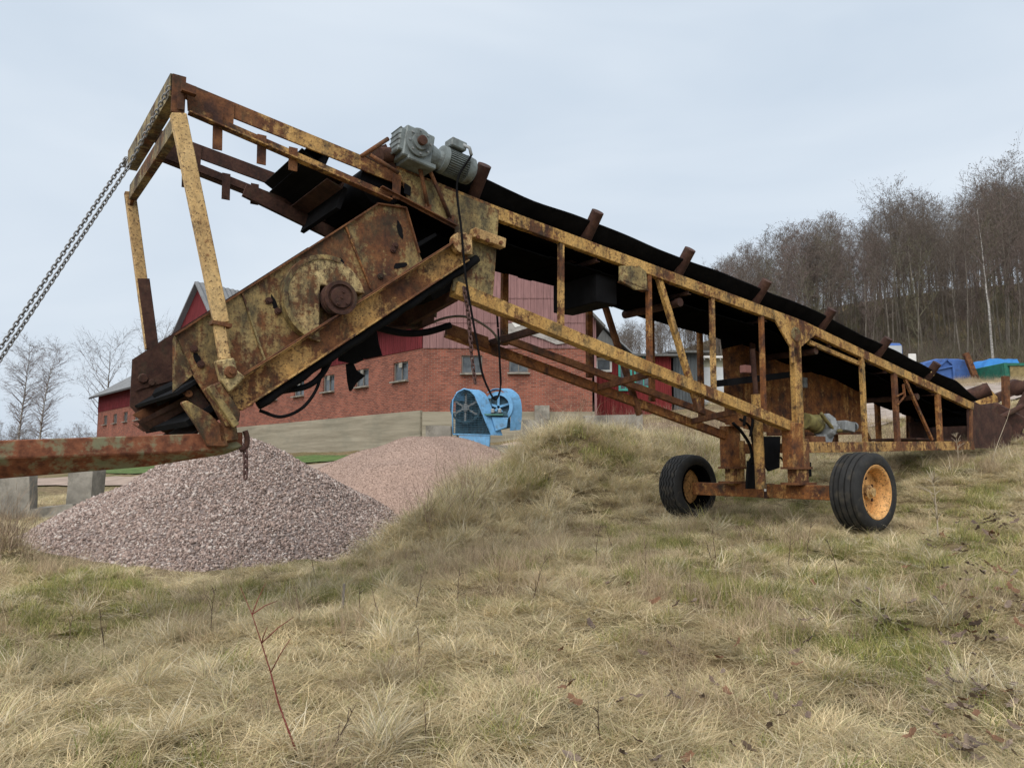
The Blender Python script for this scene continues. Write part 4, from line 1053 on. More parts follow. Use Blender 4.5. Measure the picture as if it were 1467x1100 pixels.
# ------------------------------------------------------------------ chains
def link_mesh(name, L, W_, r, mat):
    mb = MB(); pts = []
    for k in range(16):
        t_ = 2 * math.pi * k / 16
        cx_ = (L / 2 - W_ / 2) * (1 if math.cos(t_) > 0 else -1)
        pts.append(V3((cx_ + W_ / 2 * math.cos(t_), W_ / 2 * math.sin(t_), 0)))
    n = 6
    for i, p in enumerate(pts):
        d = (pts[(i + 1) % 16] - pts[i - 1]).normalized(); s_ = V3((0, 0, 1)); q_ = d.cross(s_)
        for k in range(n):
            t_ = 2 * math.pi * k / n
            mb.v.append(tuple(p + (q_ * math.cos(t_) + s_ * math.sin(t_)) * r))
    for i in range(16):
        for k in range(n):
            mb.f.append((i * n + k, i * n + (k + 1) % n, ((i + 1) % 16) * n + (k + 1) % n, ((i + 1) % 16) * n + k))
    return mb.mesh(name, mat, True)
def chain(label, pts, L, W_, r, mat):
    root = empty('chain', pts[0]); tag(root, label, 'chain')
    me = link_mesh('chain_link', L, W_, r, mat)
    pitch = L - 2.2 * r; i = 0
    P_ = [V3(p) for p in pts]; seg = 0; pos = P_[0].copy(); left = 0.0
    acc = []
    for a_, b_ in zip(P_[:-1], P_[1:]):
        d = b_ - a_; ln = d.length; s0 = left
        while s0 < ln:
            acc.append((a_ + d.normalized() * s0, d.normalized())); s0 += pitch
        left = s0 - ln
    for i, (p, d) in enumerate(acc):
        o = mesh_obj('chain_link', me, None, root)
        q_ = d.to_track_quat('X', 'Z').to_matrix() @ Matrix.Rotation(math.pi / 2 * (i % 2) + 0.5, 3, 'X')
        o.matrix_local = Matrix.Translation(p - P_[0]) @ q_.to_4x4()
    return root
def Wd(p): return MO + MU * p.x + MV * p.y + V3((0, 0, p.z))
c0 = Wd(V3((-8.27, -0.05, ze + 0.02)))
def pz(x_, y_, Y_): return at(x_, y_, Y_)
c1 = pz(186, 236, 5.9); c2 = pz(-40, 575, 5.4)
chain('galvanised lifting chain tied round the conveyor head and drawn taut down past the strut', [c0 + V3((0.02, 0, -0.06)), c1, c2], 0.046, 0.026, 0.0055, M_chain)
c1b = pz(180, 228, 6.3); c2b = pz(-46, 568, 5.5)
chain('second strand of galvanised chain hung from the far end beam of the conveyor head', [Wd(V3((-8.28, 1.72, ze - 0.10))), c1b, c2b], 0.046, 0.026, 0.0055, M_chain)
p0 = Wd(Q(667, 416, -0.09))
chain('rusty slack chain hanging from the yellow head plate', [p0, p0 + V3((0.03, 0, -0.28)), p0 + V3((0.06, 0, -0.62)), p0 + V3((0.10, 0, -0.92))], 0.06, 0.032, 0.007, M_chainr)
p0b = p0 + V3((-0.012, -0.035, 0.0))
chain('doubled upper length of the rusty chain on the yellow head plate', [p0b, p0b + V3((0.05, 0, -0.30)), p0b + V3((0.075, 0, -0.60))], 0.06, 0.032, 0.007, M_chainr)

# ------------------------------------------------------------------ lifting arm carrying the head
arm = empty('lifting_arm', Wd(Q(340, 632, -0.05)))
tag(arm, 'red-brown steel lifting arm with green paint remains and a hook tip', 'lifting arm')
AI = arm.location.copy()
def arm_box(name, secs, mat):
    """box girder through sections (centre, height, depth)"""
    vs = []; fs = []
    for (c_, h, w) in secs:
        for sy, sz in ((-1, -1), (1, -1), (1, 1), (-1, 1)):
            vs.append(V3(c_) - AI + AX_D * (sy * w / 2) + V3((0, 0, sz * h / 2)))
    n = len(secs)
    for i in range(n - 1):
        for k in range(4):
            fs.append((i * 4 + k, i * 4 + (k + 1) % 4, (i + 1) * 4 + (k + 1) % 4, (i + 1) * 4 + k))
    fs += [(3, 2, 1, 0), tuple((n - 1) * 4 + k for k in range(4))]
    return MB().add(vs, fs).build(name, mat, arm, bevel=0.012)
tipw = Wd(Q(345, 634, -0.04)); lw = at(-10, 643, 5.35)
adir = (lw - tipw); adir.z = 0; adir.normalize()
AX_D = V3((-adir.y, adir.x, 0));
if AX_D.y < 0: AX_D = -AX_D
ext_ = lw + (lw - tipw) * 0.45
t = NT('red_oxide_with_green')
a_n = t.noise(5.0, 7, 0.7); b_n = t.noise(14, 5, 0.65)
c = t.ramp(b_n, [(0.3, (0.075, 0.03, 0.02)), (0.55, (0.20, 0.075, 0.04)), (0.75, (0.30, 0.13, 0.07))])
zc = t.n('ShaderNodeSeparateXYZ'); t.l(t.obj(), zc.inputs[0])
gmask = t.ramp(t.math('ADD', t.math('MULTIPLY', a_n, 0.7), t.math('MULTIPLY', b_n, 0.3)), [(0.485, 0.0), (0.56, 0.75)])
c = t.mix(gmask, c, (0.17, 0.20, 0.125))
t.bump(b_n, 0.3, 0.006)
M_arm = t.fin(c, 0.85, 0, 0.2)
def arm_hex(name, secs, mat):
    """girder section: upright front face, lower face raked back, top; secs = (front top point, front height, rake drop, depth)"""
    vs = []; fs = []
    for (c_, h, r_, w) in secs:
        c_ = V3(c_) - AI
        for (dy, dz) in ((0, 0), (0, -h), (w * 0.35, -h - r_), (w * 0.75, -h - r_), (w, -h), (w, 0)):
            vs.append(c_ + AX_D * dy + V3((0, 0, dz)))
    n = len(secs)
    for i in range(n - 1):
        for k in range(6): fs.append((i * 6 + k, i * 6 + (k + 1) % 6, (i + 1) * 6 + (k + 1) % 6, (i + 1) * 6 + k))
    fs += [tuple(reversed(range(6))), tuple((n - 1) * 6 + k for k in range(6))]
    return MB().add(vs, fs).build(name, mat, arm, bevel=0.008)
tipt = Wd(Q(348, 619, -0.05)); lt = at(-10, 631, 5.35); midt = lt.lerp(tipt, 0.6)
ext_ = lt + (lt - tipt) * 0.5
arm_hex('girder', [(ext_, 0.125, 0.16, 0.45), (lt, 0.125, 0.145, 0.42), (midt, 0.135, 0.10, 0.38), (lt.lerp(tipt, 0.93), 0.135, 0.035, 0.24), (tipt, 0.12, 0.01, 0.14)], M_arm)
hk = [Wd(Q(344, 645, -0.06)), Wd(Q(352, 640, -0.06)), Wd(Q(354, 628, -0.06)), Wd(Q(351, 617, -0.06))]
MB().tube([p - AI for p in bez(hk, 5)], 0.022, 8).build('tip_hook', M_brown, arm, smooth=True)
p0 = Wd(Q(351, 641, -0.06))
chain('short dark chain dangling from the lifting arm hook', [p0, p0 + V3((0.01, 0, -0.10)), p0 + V3((0.012, 0, -0.26))], 0.062, 0.034, 0.008, M_chainr)
# ------------------------------------------------------------------ buildings
def brick_mat(name, c1, c2, mortar, seed=0):
    t = NT(name)
    sx = t.n('ShaderNodeSeparateXYZ'); t.l(t.obj(), sx.inputs[0])
    cb = t.n('ShaderNodeCombineXYZ'); t.l(sx.outputs['X'], cb.inputs[0]); t.l(sx.outputs['Z'], cb.inputs[1])
    br = t.n('ShaderNodeTexBrick'); t.l(cb.outputs[0], br.inputs['Vector'])
    br.inputs['Scale'].default_value = 1.0; br.inputs['Brick Width'].default_value = 0.26; br.inputs['Row Height'].default_value = 0.083
    br.inputs['Mortar Size'].default_value = 0.010; br.inputs['Mortar Smooth'].default_value = 0.2; br.inputs['Bias'].default_value = -0.1
    br.inputs['Color1'].default_value = (*c1, 1); br.inputs['Color2'].default_value = (*c2, 1); br.inputs['Mortar'].default_value = (*mortar, 1)
    n = t.noise(1.1, 6, 0.65, loc=(seed, 0, 0)); n2 = t.noise(7, 4, 0.6, sc=(0.6, 1, 2.5))
    c = t.mix(0.8, br.outputs['Color'], t.ramp(n, [(0.3, (0.62, 0.60, 0.60)), (0.7, (1.1, 1.08, 1.06))]), 'MULTIPLY')
    c = t.mix(t.ramp(n2, [(0.55, 0.0), (0.8, 0.5)]), c, (c1[0] * 1.4, c1[1] * 1.7, c1[2] * 1.8))
    b = t.math('SUBTRACT', 1.0, br.outputs['Fac'])
    t.bump(b, 0.5, 0.01)
    return t.fin(c, 0.9, 0, 0.2)
M_brick = brick_mat('red_brick', (0.31, 0.10, 0.064), (0.155, 0.05, 0.036), (0.25, 0.175, 0.14))
def board_mat(name, col, per=0.14, var=0.35):
    t = NT(name)
    n = t.noise(5, 5, 0.6, sc=(3.0, 3.0, 0.25)); n2 = t.noise(0.9, 4, 0.6, loc=(3, 0, 0))
    c = t.ramp(n, [(0.3, tuple(k * (1 - var) for k in col)), (0.7, tuple(k * (1 + var) for k in col))])
    c = t.mix(0.6, c, t.ramp(n2, [(0.3, (0.7, 0.7, 0.7)), (0.7, (1.1, 1.1, 1.1))]), 'MULTIPLY')
    t.bump(n, 0.25, 0.008)
    return t.fin(c, 0.85, 0, 0.2)
M_redbd = board_mat('dark_red_boards', (0.135, 0.022, 0.026))
M_mauve = board_mat('faded_mauve_sheet', (0.255, 0.142, 0.138), var=0.2)
M_redsh = board_mat('bright_red_boards', (0.17, 0.024, 0.024))
M_roof = board_mat('grey_fibre_cement', (0.20, 0.205, 0.21), var=0.25)
M_roofd = board_mat('dark_weathered_roof', (0.13, 0.13, 0.125), var=0.3)
M_trim = plain('dark_trim', (0.05, 0.045, 0.045), 0.3, 5, 0.8, 0.1)
M_white = plain('white_frame', (0.62, 0.61, 0.58), 0.12, 5, 0.7, 0.1)
M_woodg = plain('grey_timber', (0.17, 0.15, 0.13), 0.3, 6, 0.9, 0.3, sc=(1, 1, 0.2))
t = NT('dusty_window_glass'); n = t.noise(3, 4, 0.6)
M_glass = t.fin(t.ramp(n, [(0.3, (0.03, 0.036, 0.042)), (0.7, (0.11, 0.125, 0.135))]), 0.22, 0, 0.5)
t = NT('concrete_plinth'); n = t.noise(2.2, 7, 0.7, sc=(0.12, 1, 2.4)); n2 = t.noise(0.8, 6, 0.65, sc=(0.5, 1, 1), loc=(3, 1, 2))
c = t.ramp(n, [(0.3, (0.19, 0.165, 0.12)), (0.7, (0.37, 0.33, 0.255))]); c = t.mix(t.ramp(n2, [(0.5, 0.0), (0.75, 0.6)]), c, (0.15, 0.15, 0.12))
t.bump(t.noise(9, 5, 0.6, sc=(0.3, 1, 2)), 0.3, 0.01)
M_plinth = t.fin(c, 0.92, 0, 0.2)

def wall_grid(name, x0, x1, z0, z1, openings, th, mat, parent, y=0.0):
    """flat wall along local x with real openings; front face at y, thickness behind"""
    xs = sorted({x0, x1, *[o[0] for o in openings], *[o[1] for o in openings]}); zs = sorted({z0, z1, *[o[2] for o in openings], *[o[3] for o in openings]})
    xs = [v for v in xs if x0 <= v <= x1]; zs = [v for v in zs if z0 <= v <= z1]
    mb = MB()
    inside = lambda cx_, cz_: any(o[0] < cx_ < o[1] and o[2] < cz_ < o[3] for o in openings)
    for i in range(len(xs) - 1):
        for j in range(len(zs) - 1):
            if inside((xs[i] + xs[i + 1]) / 2, (zs[j] + zs[j + 1]) / 2): continue
            mb.add([(xs[i], y, zs[j]), (xs[i + 1], y, zs[j]), (xs[i + 1], y, zs[j + 1]), (xs[i], y, zs[j + 1])], [(0, 1, 2, 3)])
    for (a_, b_, c_, d_) in openings:
        mb.add([(a_, y, c_), (b_, y, c_), (b_, y, d_), (a_, y, d_), (a_, y + th, c_), (b_, y + th, c_), (b_, y + th, d_), (a_, y + th, d_)], [(0, 4, 5, 1), (1, 5, 6, 2), (2, 6, 7, 3), (3, 7, 4, 0)])
    me = bpy.data.meshes.new(name); me.from_pydata(mb.v, [], mb.f); me.materials.append(mat)
    o = mesh_obj(name, me, None, parent)
    return o
def window(x0, x1, z0, z1, parent, y=0.10, frame=None, mull=1, sill=True, fw=0.06):
    frame = frame or M_woodg
    w = MB()
    w.box(((x0 + x1) / 2, y, z0 + fw / 2), (x1 - x0, 0.07, fw)); w.box(((x0 + x1) / 2, y, z1 - fw / 2), (x1 - x0, 0.07, fw))
    w.box((x0 + fw / 2, y, (z0 + z1) / 2), (fw, 0.066, z1 - z0 - 2 * fw)); w.box((x1 - fw / 2, y, (z0 + z1) / 2), (fw, 0.066, z1 - z0 - 2 * fw))
    o = w.build('window', frame, parent)
    n = mull + 1; ww = (x1 - x0 - 2 * fw) / n
    for k in range(n):
        xa = x0 + fw + ww * k
        MB().box((xa + ww / 2, y + 0.02, (z0 + z1) / 2), (ww - 0.005, 0.012, z1 - z0 - 2 * fw)).build('pane', M_glass, o)
        if k: MB().box((xa, y, (z0 + z1) / 2), (0.045, 0.06, z1 - z0 - 2 * fw)).build('mullion', frame, o)
    if sill: MB().box(((x0 + x1) / 2, y - 0.16, z0 - 0.035), (x1 - x0 + 0.12, 0.26, 0.06)).build('sill', M_conc, o)
    return o
def ribbed(name, poly_fn, x0, x1, pitch, depth, mat, parent, y=0.0, frac=0.3):
    """vertical ribs (boards or profiled sheet); poly_fn(x) -> (z0, z1)"""
    vs = []; fs = []; x = x0; pts = []
    while x < x1 - 1e-6:
        xe = min(x + pitch, x1); m = x + (xe - x) * (1 - frac)
        pts += [(x, y), (m - 0.012, y), (m, y - depth), (xe - 0.012, y - depth)]; x = xe
    pts.append((x1, y))
    for (px, py) in pts:
        z0, z1 = poly_fn(px); vs += [(px, py, z0), (px, py, z1)]
    for i in range(len(pts) - 1): fs.append((2 * i, 2 * i + 2, 2 * i + 3, 2 * i + 1))
    me = bpy.data.meshes.new(name); me.from_pydata(vs, [], fs); me.materials.append(mat)
    return mesh_obj(name, me, None, parent)
def roof_plane(name, p00, p10, p11, p01, mat, parent, pitch=0.3, amp=0.03, th=0.05):
    """corrugated roof: eave p00->p10, ridge p01->p11; ribs run eave to ridge"""
    p00, p10, p11, p01 = map(V3, (p00, p10, p11, p01))
    nrm = (p10 - p00).cross(p01 - p00).normalized()
    if nrm.z < 0: nrm = -nrm
    n = max(4, int((p10 - p00).length / pitch)) * 2
    vs = []; fs = []
    for i in range(n + 1):
        f = i / n; h = nrm * (amp if i % 2 else 0.0)
        vs += [p00.lerp(p10, f) + h, p01.lerp(p11, f) + h]
    for i in range(n): fs.append((2 * i, 2 * i + 2, 2 * i + 3, 2 * i + 1))
    m0_ = len(vs)
    vs += [p - nrm * th for p in (p00, p10, p11, p01)]; fs.append((m0_, m0_ + 1, m0_ + 2, m0_ + 3))
    for (i_, j_) in ((0, 1),):
        fs.append((0, 1, m0_ + 3, m0_)); fs.append((2 * n, 2 * n + 1, m0_ + 2, m0_ + 1))
    me = bpy.data.meshes.new(name); me.from_pydata([tuple(v) for v in vs], [], fs); me.materials.append(mat)
    return mesh_obj(name, me, None, parent)

YB = 34.0
cor = at(605, 588, YB); ZBR0, ZBR1 = cor.z, at(605, 498, YB).z
ZEV = at(605, 444, YB).z; ZBASE = at(605, 648, YB).z
# --- long wing, running away to the left from the corner
ang_l = math.radians(90 + 41.2)              # heading of the wall away from the corner
LW = 57.0
org = V3((cor.x, cor.y, 0)) + V3((math.cos(ang_l), math.sin(ang_l), 0)) * LW
wing = empty('brick_barn', org, ang_l + math.pi)          # local x runs from the far end to the corner, local -y faces the camera
tag(wing, 'long low red brick barn wing with dark red boarded upper wall and concrete plinth', 'barn')
s_w = [1.15 + 3.48 * k for k in range(16)]
ops = []
zs0 = at(572, 546, 35.4).z; zs1 = at(572, 519, 35.4).z
for s_ in s_w:
    xw = LW - s_ - 0.65
    if xw > 1: ops.append((xw - 0.62, xw + 0.62, zs0, zs1))
wall_grid('brick_wall', 0, LW, ZBR0, ZBR1, ops, 0.22, M_brick, wing)
for o_ in ops: window(*o_, wing)
MB().box((LW / 2, 0.08, (ZBASE - 1.5 + ZBR0) / 2), (LW - 0.02, 0.40, ZBR0 - ZBASE + 1.5)).build('plinth', M_plinth, wing)
ribbed('boarding', lambda x: (ZBR1 - 0.02, ZEV), 0, LW, 0.17, 0.025, M_redbd, wing, -0.03)
for s_ in s_w[:6]:
    xw = LW - s_ + 1.1
    MB().box((xw - 1.75, -0.01, ZBR1 - 0.62), (0.26, 0.03, 0.22)).build('vent_block', M_conc, wing)
ZRG = 12.6; BW = 12.0
roof_plane('roof', (-0.8, -0.7, ZEV - 0.25), (LW + 0.15, -0.7, ZEV - 0.25), (LW + 0.15, BW / 2, ZRG), (-0.8, BW / 2, ZRG), M_roof, wing, 0.35, 0.04, 0.08)
roof_plane('roof', (-0.8, BW + 0.7, ZEV - 0.25), (LW - 5, BW + 0.7, ZEV - 0.25), (LW - 5, BW / 2, ZRG), (-0.8, BW / 2, ZRG), M_roof, wing, 0.35, 0.04, 0.08)
MB().plate([V3((0, 0.05, ZBASE - 1)), V3((0, BW, ZBASE - 1)), V3((0, BW, ZEV)), V3((0, BW / 2, ZRG - 0.2)), V3((0, 0.05, ZEV))], (0.2, 0, 0)).build('end_wall', M_redbd, wing)
MB().box((LW / 2 - 0.3, -0.72, ZEV - 0.32), (LW + 0.9, 0.06, 0.16)).build('fascia', M_trim, wing)
# --- gabled block facing the yard
gb = empty('gabled_barn', V3((cor.x, cor.y, 0)), 0.0)
tag(gb, 'gable-fronted brick barn with faded mauve sheet cladding and a torn patch', 'barn')
xr = at(851, 500, YB).x - cor.x
xpk = at(722, 330, YB).x - cor.x; zpk = at(722, 322, YB).z
zer = at(857, 455, YB).z
def verge(x):
    return ZEV + (zpk - ZEV) * x / xpk if x < xpk else zpk + (zer - zpk) * (x - xpk) / (xr - xpk)
def pxw(px, py, Y=YB): p = at(px, py, Y); return p.x - cor.x, p.z
gops = []
for (xa, xb, ya, yb) in ((661, 691, 509, 535), (729, 757, 510, 534)):
    a_ = pxw(xa, yb); b_ = pxw(xb, ya); gops.append((a_[0], b_[0], a_[1], b_[1]))
wall_grid('brick_wall', 0, xr, ZBR0 - 0.6, ZBR1, gops, 0.2, M_brick, gb)
for o_ in gops: window(*o_, gb, frame=M_woodg)
MB().box((xr / 2, 0.1, (ZBASE - 1.2 + ZBR0 - 0.05) / 2), (xr - 0.02, 0.36, ZBR0 - ZBASE + 1.15)).build('plinth', M_plinth, gb)
zsm = at(700, 463, YB).z; zsm2 = at(700, 428, YB).z
ribbed('cladding_sheet', lambda x: (ZBR1 - 0.03, min(zsm + 0.04, verge(x))), 0, xr, 0.30, 0.03, M_mauve, gb, -0.04)
ribbed('cladding_sheet', lambda x: (zsm, min(zsm2 + 0.04, verge(x))), 0, xr, 0.30, 0.03, M_mauve, gb, -0.065)
ribbed('cladding_sheet', lambda x: (min(zsm2, verge(x)), verge(x)), 0, xr, 0.30, 0.03, M_mauve, gb, -0.09)
torn = [(725, 464), (800, 463), (812, 492), (797, 494), (780, 487), (752, 478), (728, 484)]
MB().plate([V3((pxw(*p)[0], -0.125, pxw(*p)[1])) for p in torn], (0, 0.02, 0)).build('torn_patch', plain('bare_wall_patch', (0.33, 0.31, 0.29), 0.3, 2, 0.9, 0.3, dirt=(0.12, 0.11, 0.10), dirt_amt=0.5), gb)
MB().plate([V3((pxw(*p)[0], -0.15, pxw(*p)[1])) for p in ((733, 463), (748, 463), (745, 468), (738, 470))], (0, 0.02, 0)).build('torn_insulation', M_white, gb)
MB().plate([V3((pxw(*p)[0], -0.05, pxw(*p)[1])) for p in ((706, 503), (711, 503), (711, 509), (706, 509))], (0, 0.04, 0)).build('vent_hole', M_trim, gb)
DG = 16.0
for (xa, za, sgn) in ((-0.45, ZEV - 0.40, 1), (xr + 0.5, zer - 0.42, -1)):
    roof_plane('roof', (xa, -0.35, za), (xa, DG, za), (xpk, DG, zpk + 0.12), (xpk, -0.35, zpk + 0.12), M_roofd, gb, 0.35, 0.04, 0.10)
MB().box((xr, DG / 2, (ZBASE + zer) / 2), (0.2, DG, zer - ZBASE)).build('side_wall', M_mauve, gb)
MB().box((xr - 2.35, -0.12, ZBR0 - 1.2), (0.65, 0.5, 2.8)).build('buttress', M_conc, gb)
# --- steep-roofed barn behind, only its gable peak shows
pk = at(282, 404, 66)
tb_ = empty('tall_barn', (pk.x, pk.y, 0), math.radians(55))
tag(tb_, 'steep grey-roofed dark red barn whose gable peak rises behind the brick wing', 'barn')
hw_ = 4.4; zp = pk.z; zev = zp - 6.0
MB().plate([V3((0.3, -hw_, 0)), V3((0.3, hw_, 0)), V3((0.3, hw_, zev)), V3((0.3, 0, zp - 0.2)), V3((0.3, -hw_, zev))], (0.15, 0, 0)).build('gable_wall', M_redbd, tb_)
MB().box((7, -hw_, zev / 2), (13, 0.2, zev)).build('side_wall', M_redbd, tb_)
roof_plane('roof', (-0.2, -hw_ - 0.5, zev - 0.5), (15, -hw_ - 0.5, zev - 0.5), (15, 0, zp), (-0.2, 0, zp), M_roof, tb_, 0.5, 0.10, 0.1)
roof_plane('roof', (-0.2, hw_ + 0.5, zev - 0.5), (15, hw_ + 0.5, zev - 0.5), (15, 0, zp), (-0.2, 0, zp), M_roof, tb_, 0.5, 0.10, 0.1)
# --- red shed with green window frames, grey sheet shed, pale site hut right of the gable
YS = 38.0
def blk(name, label, cat, x0, x1, ytop, ybot, Y, depth, mat, ribs=0.2, rd=0.03, roof=M_roofd, over=0.3, yb2=None):
    a_ = at(x0, ytop, Y); b_ = at(x1, ybot, Y)
    r_ = empty(name, (a_.x, Y, b_.z)); w_ = b_.x - a_.x; h_ = a_.z - b_.z
    if cat: tag(r_, label, cat)
    ribbed('front_wall', lambda x: (-0.8, h_), 0, w_, ribs, rd, mat, r_, 0.0)
    MB().box((0.05, depth / 2 + 0.02, h_ / 2 - 0.4), (0.1, depth, h_ + 0.8)).build('side_wall', mat, r_)
    MB().box((w_ - 0.05, depth / 2 + 0.02, h_ / 2 - 0.4), (0.1, depth, h_ + 0.8)).build('side_wall', mat, r_)
    MB().box((w_ / 2, depth / 2 - over / 2, h_ + 0.06), (w_ + 2 * over, depth + 2 * over, 0.11), Matrix.Rotation(0.05, 3, 'X')).build('roof', roof, r_)
    return r_, w_, h_
r_, w_, h_ = blk('red_shed', 'low red boarded shed with green window frames beside the gabled barn', 'shed', 853, 963, 507, 600, YS, 6, M_redsh)
def shed_win(x0, x1, y0, y1, frame, mull, Y, org_, sill=False):
    a_ = at(x0, y1, Y) - org_; b_ = at(x1, y0, Y) - org_
    return window(a_.x, b_.x, a_.z, b_.z, r_, -0.07, frame, mull, sill, 0.10)
shed_win(853, 876, 513, 533, M_white, 0, YS, r_.location)
M_green = plain('turquoise_frame', (0.06, 0.30, 0.25), 0.2, 5, 0.7, 0.1)
for (x0, x1, y0, y1) in ((886, 905, 520, 560), (908, 935, 507, 526), (908, 935, 530, 556)):
    shed_win(x0, x1, y0, y1, M_green, 1, YS, r_.location)
MB().box((0.0, 0, 0), (0.01, 0.01, 0.01))
rb_, w_, h_ = blk('grey_shed', 'dark grey corrugated sheet shed beside the red shed', 'shed', 964, 1010, 503, 590, YS + 0.6, 5, plain('dark_zinc_sheet', (0.075, 0.085, 0.09), 0.4, 3, 0.7, 0.1, sc=(3, 1, 0.3)), 0.16, 0.03)
rh_, w_, h_ = blk('site_hut', 'pale beige and white site hut with peeling roof edge by the sheds', 'hut', 1000, 1042, 512, 580, YS + 2.5, 3, plain('beige_panel', (0.40, 0.39, 0.29), 0.15, 3, 0.7, 0.1), 0.6, 0.012, M_white)
a_ = at(1000, 526, YS + 2.5) - rh_.location; b_ = at(1042, 580, YS + 2.5) - rh_.location
MB().box(((a_.x + b_.x) / 2, -0.05, a_.z / 2 + b_.z / 2 - 0.3), (b_.x - a_.x, 0.05, a_.z - b_.z + 0.6)).build('white_panel', plain('white_panel', (0.55, 0.57, 0.58), 0.15, 2, 0.6, 0.05), rh_)
for k in range(5):
    MB().plate([V3((w_ * (0.08 + 0.19 * k), -0.36, h_ + 0.02)), V3((w_ * (0.08 + 0.19 * k) + 0.22, -0.36, h_ + 0.02)), V3((w_ * (0.08 + 0.19 * k) + 0.14, -0.36, h_ - 0.22))], (0, 0.01, 0)).build('peeling_edge', M_white, rh_)
# grey-roofed house behind the red shed: slope falling to the right
gh = empty('farm_outbuilding', at(880, 520, 46).xy.to_3d()); tag(gh, 'outbuilding with weathered grey slate roof behind the red shed', 'outbuilding')
gl = gh.location
vl = [at(846, 448, 44), at(915, 512, 44), at(898, 506, 58), at(838, 450, 58)]
roof_plane('roof', vl[1] - gl, V3((vl[1].x + 0.5, 60, vl[1].z)) - gl, V3((vl[0].x + 0.5, 60, vl[0].z)) - gl, vl[0] - gl, M_roof, gh, 0.5, 0.02, 0.08)
wz = at(860, 600, 45).z
MB().plate([V3((vl[0].x + 0.2, 44.3, wz)) - gl, V3((vl[1].x - 0.5, 44.3, wz)) - gl, V3((vl[1].x - 0.5, 44.3, vl[1].z)) - gl, V3((vl[0].x + 0.2, 44.3, vl[0].z - 0.3)) - gl], (0, 0.2, 0)).build('gable_wall', M_roofd, gh)
vx = at(790, 500, 44)
roof_plane('roof', V3((vx.x, 44, vl[1].z)) - gl, V3((vx.x, 60, vl[1].z)) - gl, V3((vl[0].x, 60, vl[0].z)) - gl, vl[0] - gl, M_roof, gh, 0.5, 0.02, 0.08)

# ------------------------------------------------------------------ concrete blocks
def conc_block(label, c_, d_, rz=0.0, ry=0.0, group=None, name='concrete_block'):
    mb = MB().box((0, 0, d_[2] / 2), d_)
    me = mb.mesh(name, M_conc)
    bm = bmesh.new(); bm.from_mesh(me); bmesh.ops.subdivide_edges(bm, edges=bm.edges, cuts=3, use_grid_fill=True)
    for v in bm.verts:
        v.co += V3((noise.noise(v.co * 2.1 + V3(c_)), noise.noise(v.co * 2.3 + V3((5, 1, 0))), noise.noise(v.co * 1.9 + V3((1, 7, 3))))) * 0.03
    bm.to_mesh(me); bm.free()
    o = mesh_obj(name, me); o.location = c_; o.rotation_euler = (0, ry, rz)
    return tag(o, label, 'concrete block', group)
def gpt(px, Y, dz=0.0):
    x_ = (px - 733.5) / FPX * Y / math.cos(PITCH) * 1.0
    return V3((x_, Y, g1(x_, Y) + dz))
p = at(20, 735, 17.5); conc_block('upright weathered concrete slab at the foot of the gravel heap with a slab lying beside', (p.x, 17.5, g1(p.x, 17.5) - 0.2), (0.85, 0.35, 1.25), 0.1, -0.05)
p = at(122, 720, 18.5); conc_block('cracked concrete block standing between the lying slab and the coarse gravel', (p.x, 18.5, g1(p.x, 18.5) - 0.15), (0.62, 0.5, 1.35), -0.1)
p = at(76, 728, 17.9); conc_block('flat concrete slab lying on the grass between two upright blocks', (p.x, 17.9, g1(p.x, 17.9) - 0.04), (1.0, 0.8, 0.24), 0.35, -0.10)
p = at(640, 630, 22.5); conc_block('pale concrete block beside the blue crusher', (p.x - 0.2, 22.3, at(640, 640, 22.3).z - 0.4), (0.7, 0.8, 1.0))
for k, (xa, xb, lab) in enumerate(((748, 772, 'short concrete block next to the blue crusher'), (774, 835, 'long concrete wall block in the middle of the row behind the mound'), (837, 920, 'longest concrete wall block at the end of the row behind the mound'))):
    Yk = 25.0
    a_ = at(xa, 602 - 0.06 * (xa - 748), Yk); b_ = at(xb, 602 - 0.06 * (xb - 748), Yk)
    conc_block(lab, ((a_.x + b_.x) / 2, Yk, a_.z - 1.1), (b_.x - a_.x - 0.04, 0.6, 1.1 + 0.02 * k), 0.0, -0.01 * k)

# ------------------------------------------------------------------ blue crusher with two guarded flywheels
YC = 20.5
cb0 = at(700, 636, YC)
cr = empty('jaw_crusher', (cb0.x, YC, cb0.z - 0.05), math.radians(0))
tag(cr, 'light blue jaw crusher with wire-meshed flywheel guard behind the gravel heap', 'crusher')
def C(px, py, y=0.0): p = at(px, py, YC + y); return V3((p.x - cb0.x, y, p.z - cb0.z + 0.05))
# left guard: outline as seen, side panel filled with wire mesh, wide curved cover band going back to the right
outl = [C(*p) for p in ((649, 622), (648, 590), (649, 573), (655, 562), (665, 557), (673, 559), (680, 566), (687, 582), (697, 606), (703, 623))]
fr = MB().tube(outl + [outl[0]], 0.022, 6).build('guard_frame', M_blue, cr, smooth=True)
mesh_w = MB()
for k in range(19):
    py = 561 + k * 3.3
    xl = 648.5 if py > 573 else 648.5 + (573 - py) ** 2 * 0.05
    xs_ = [(673, 559), (680, 566), (687, 582), (697, 606), (703, 623)]
    xr_ = np.interp(py, [q_[1] for q_ in xs_], [q_[0] for q_ in xs_])
    if xr_ - xl > 3: mesh_w.tube([C(xl, py, -0.01), C(xr_, py, -0.01)], 0.008, 4)
for k in range(9):
    px = 653 + k * 5.5
    xs_ = [(649, 573), (655, 562), (665, 557), (673, 559), (680, 566), (687, 582), (697, 606), (703, 623)]
    yt = np.interp(px, [q_[0] for q_ in xs_], [q_[1] for q_ in xs_])
    mesh_w.tube([C(px, yt, -0.02), C(px, 622, -0.02)], 0.004, 4)
mesh_w.build('wire_mesh', M_bluedk, cr)
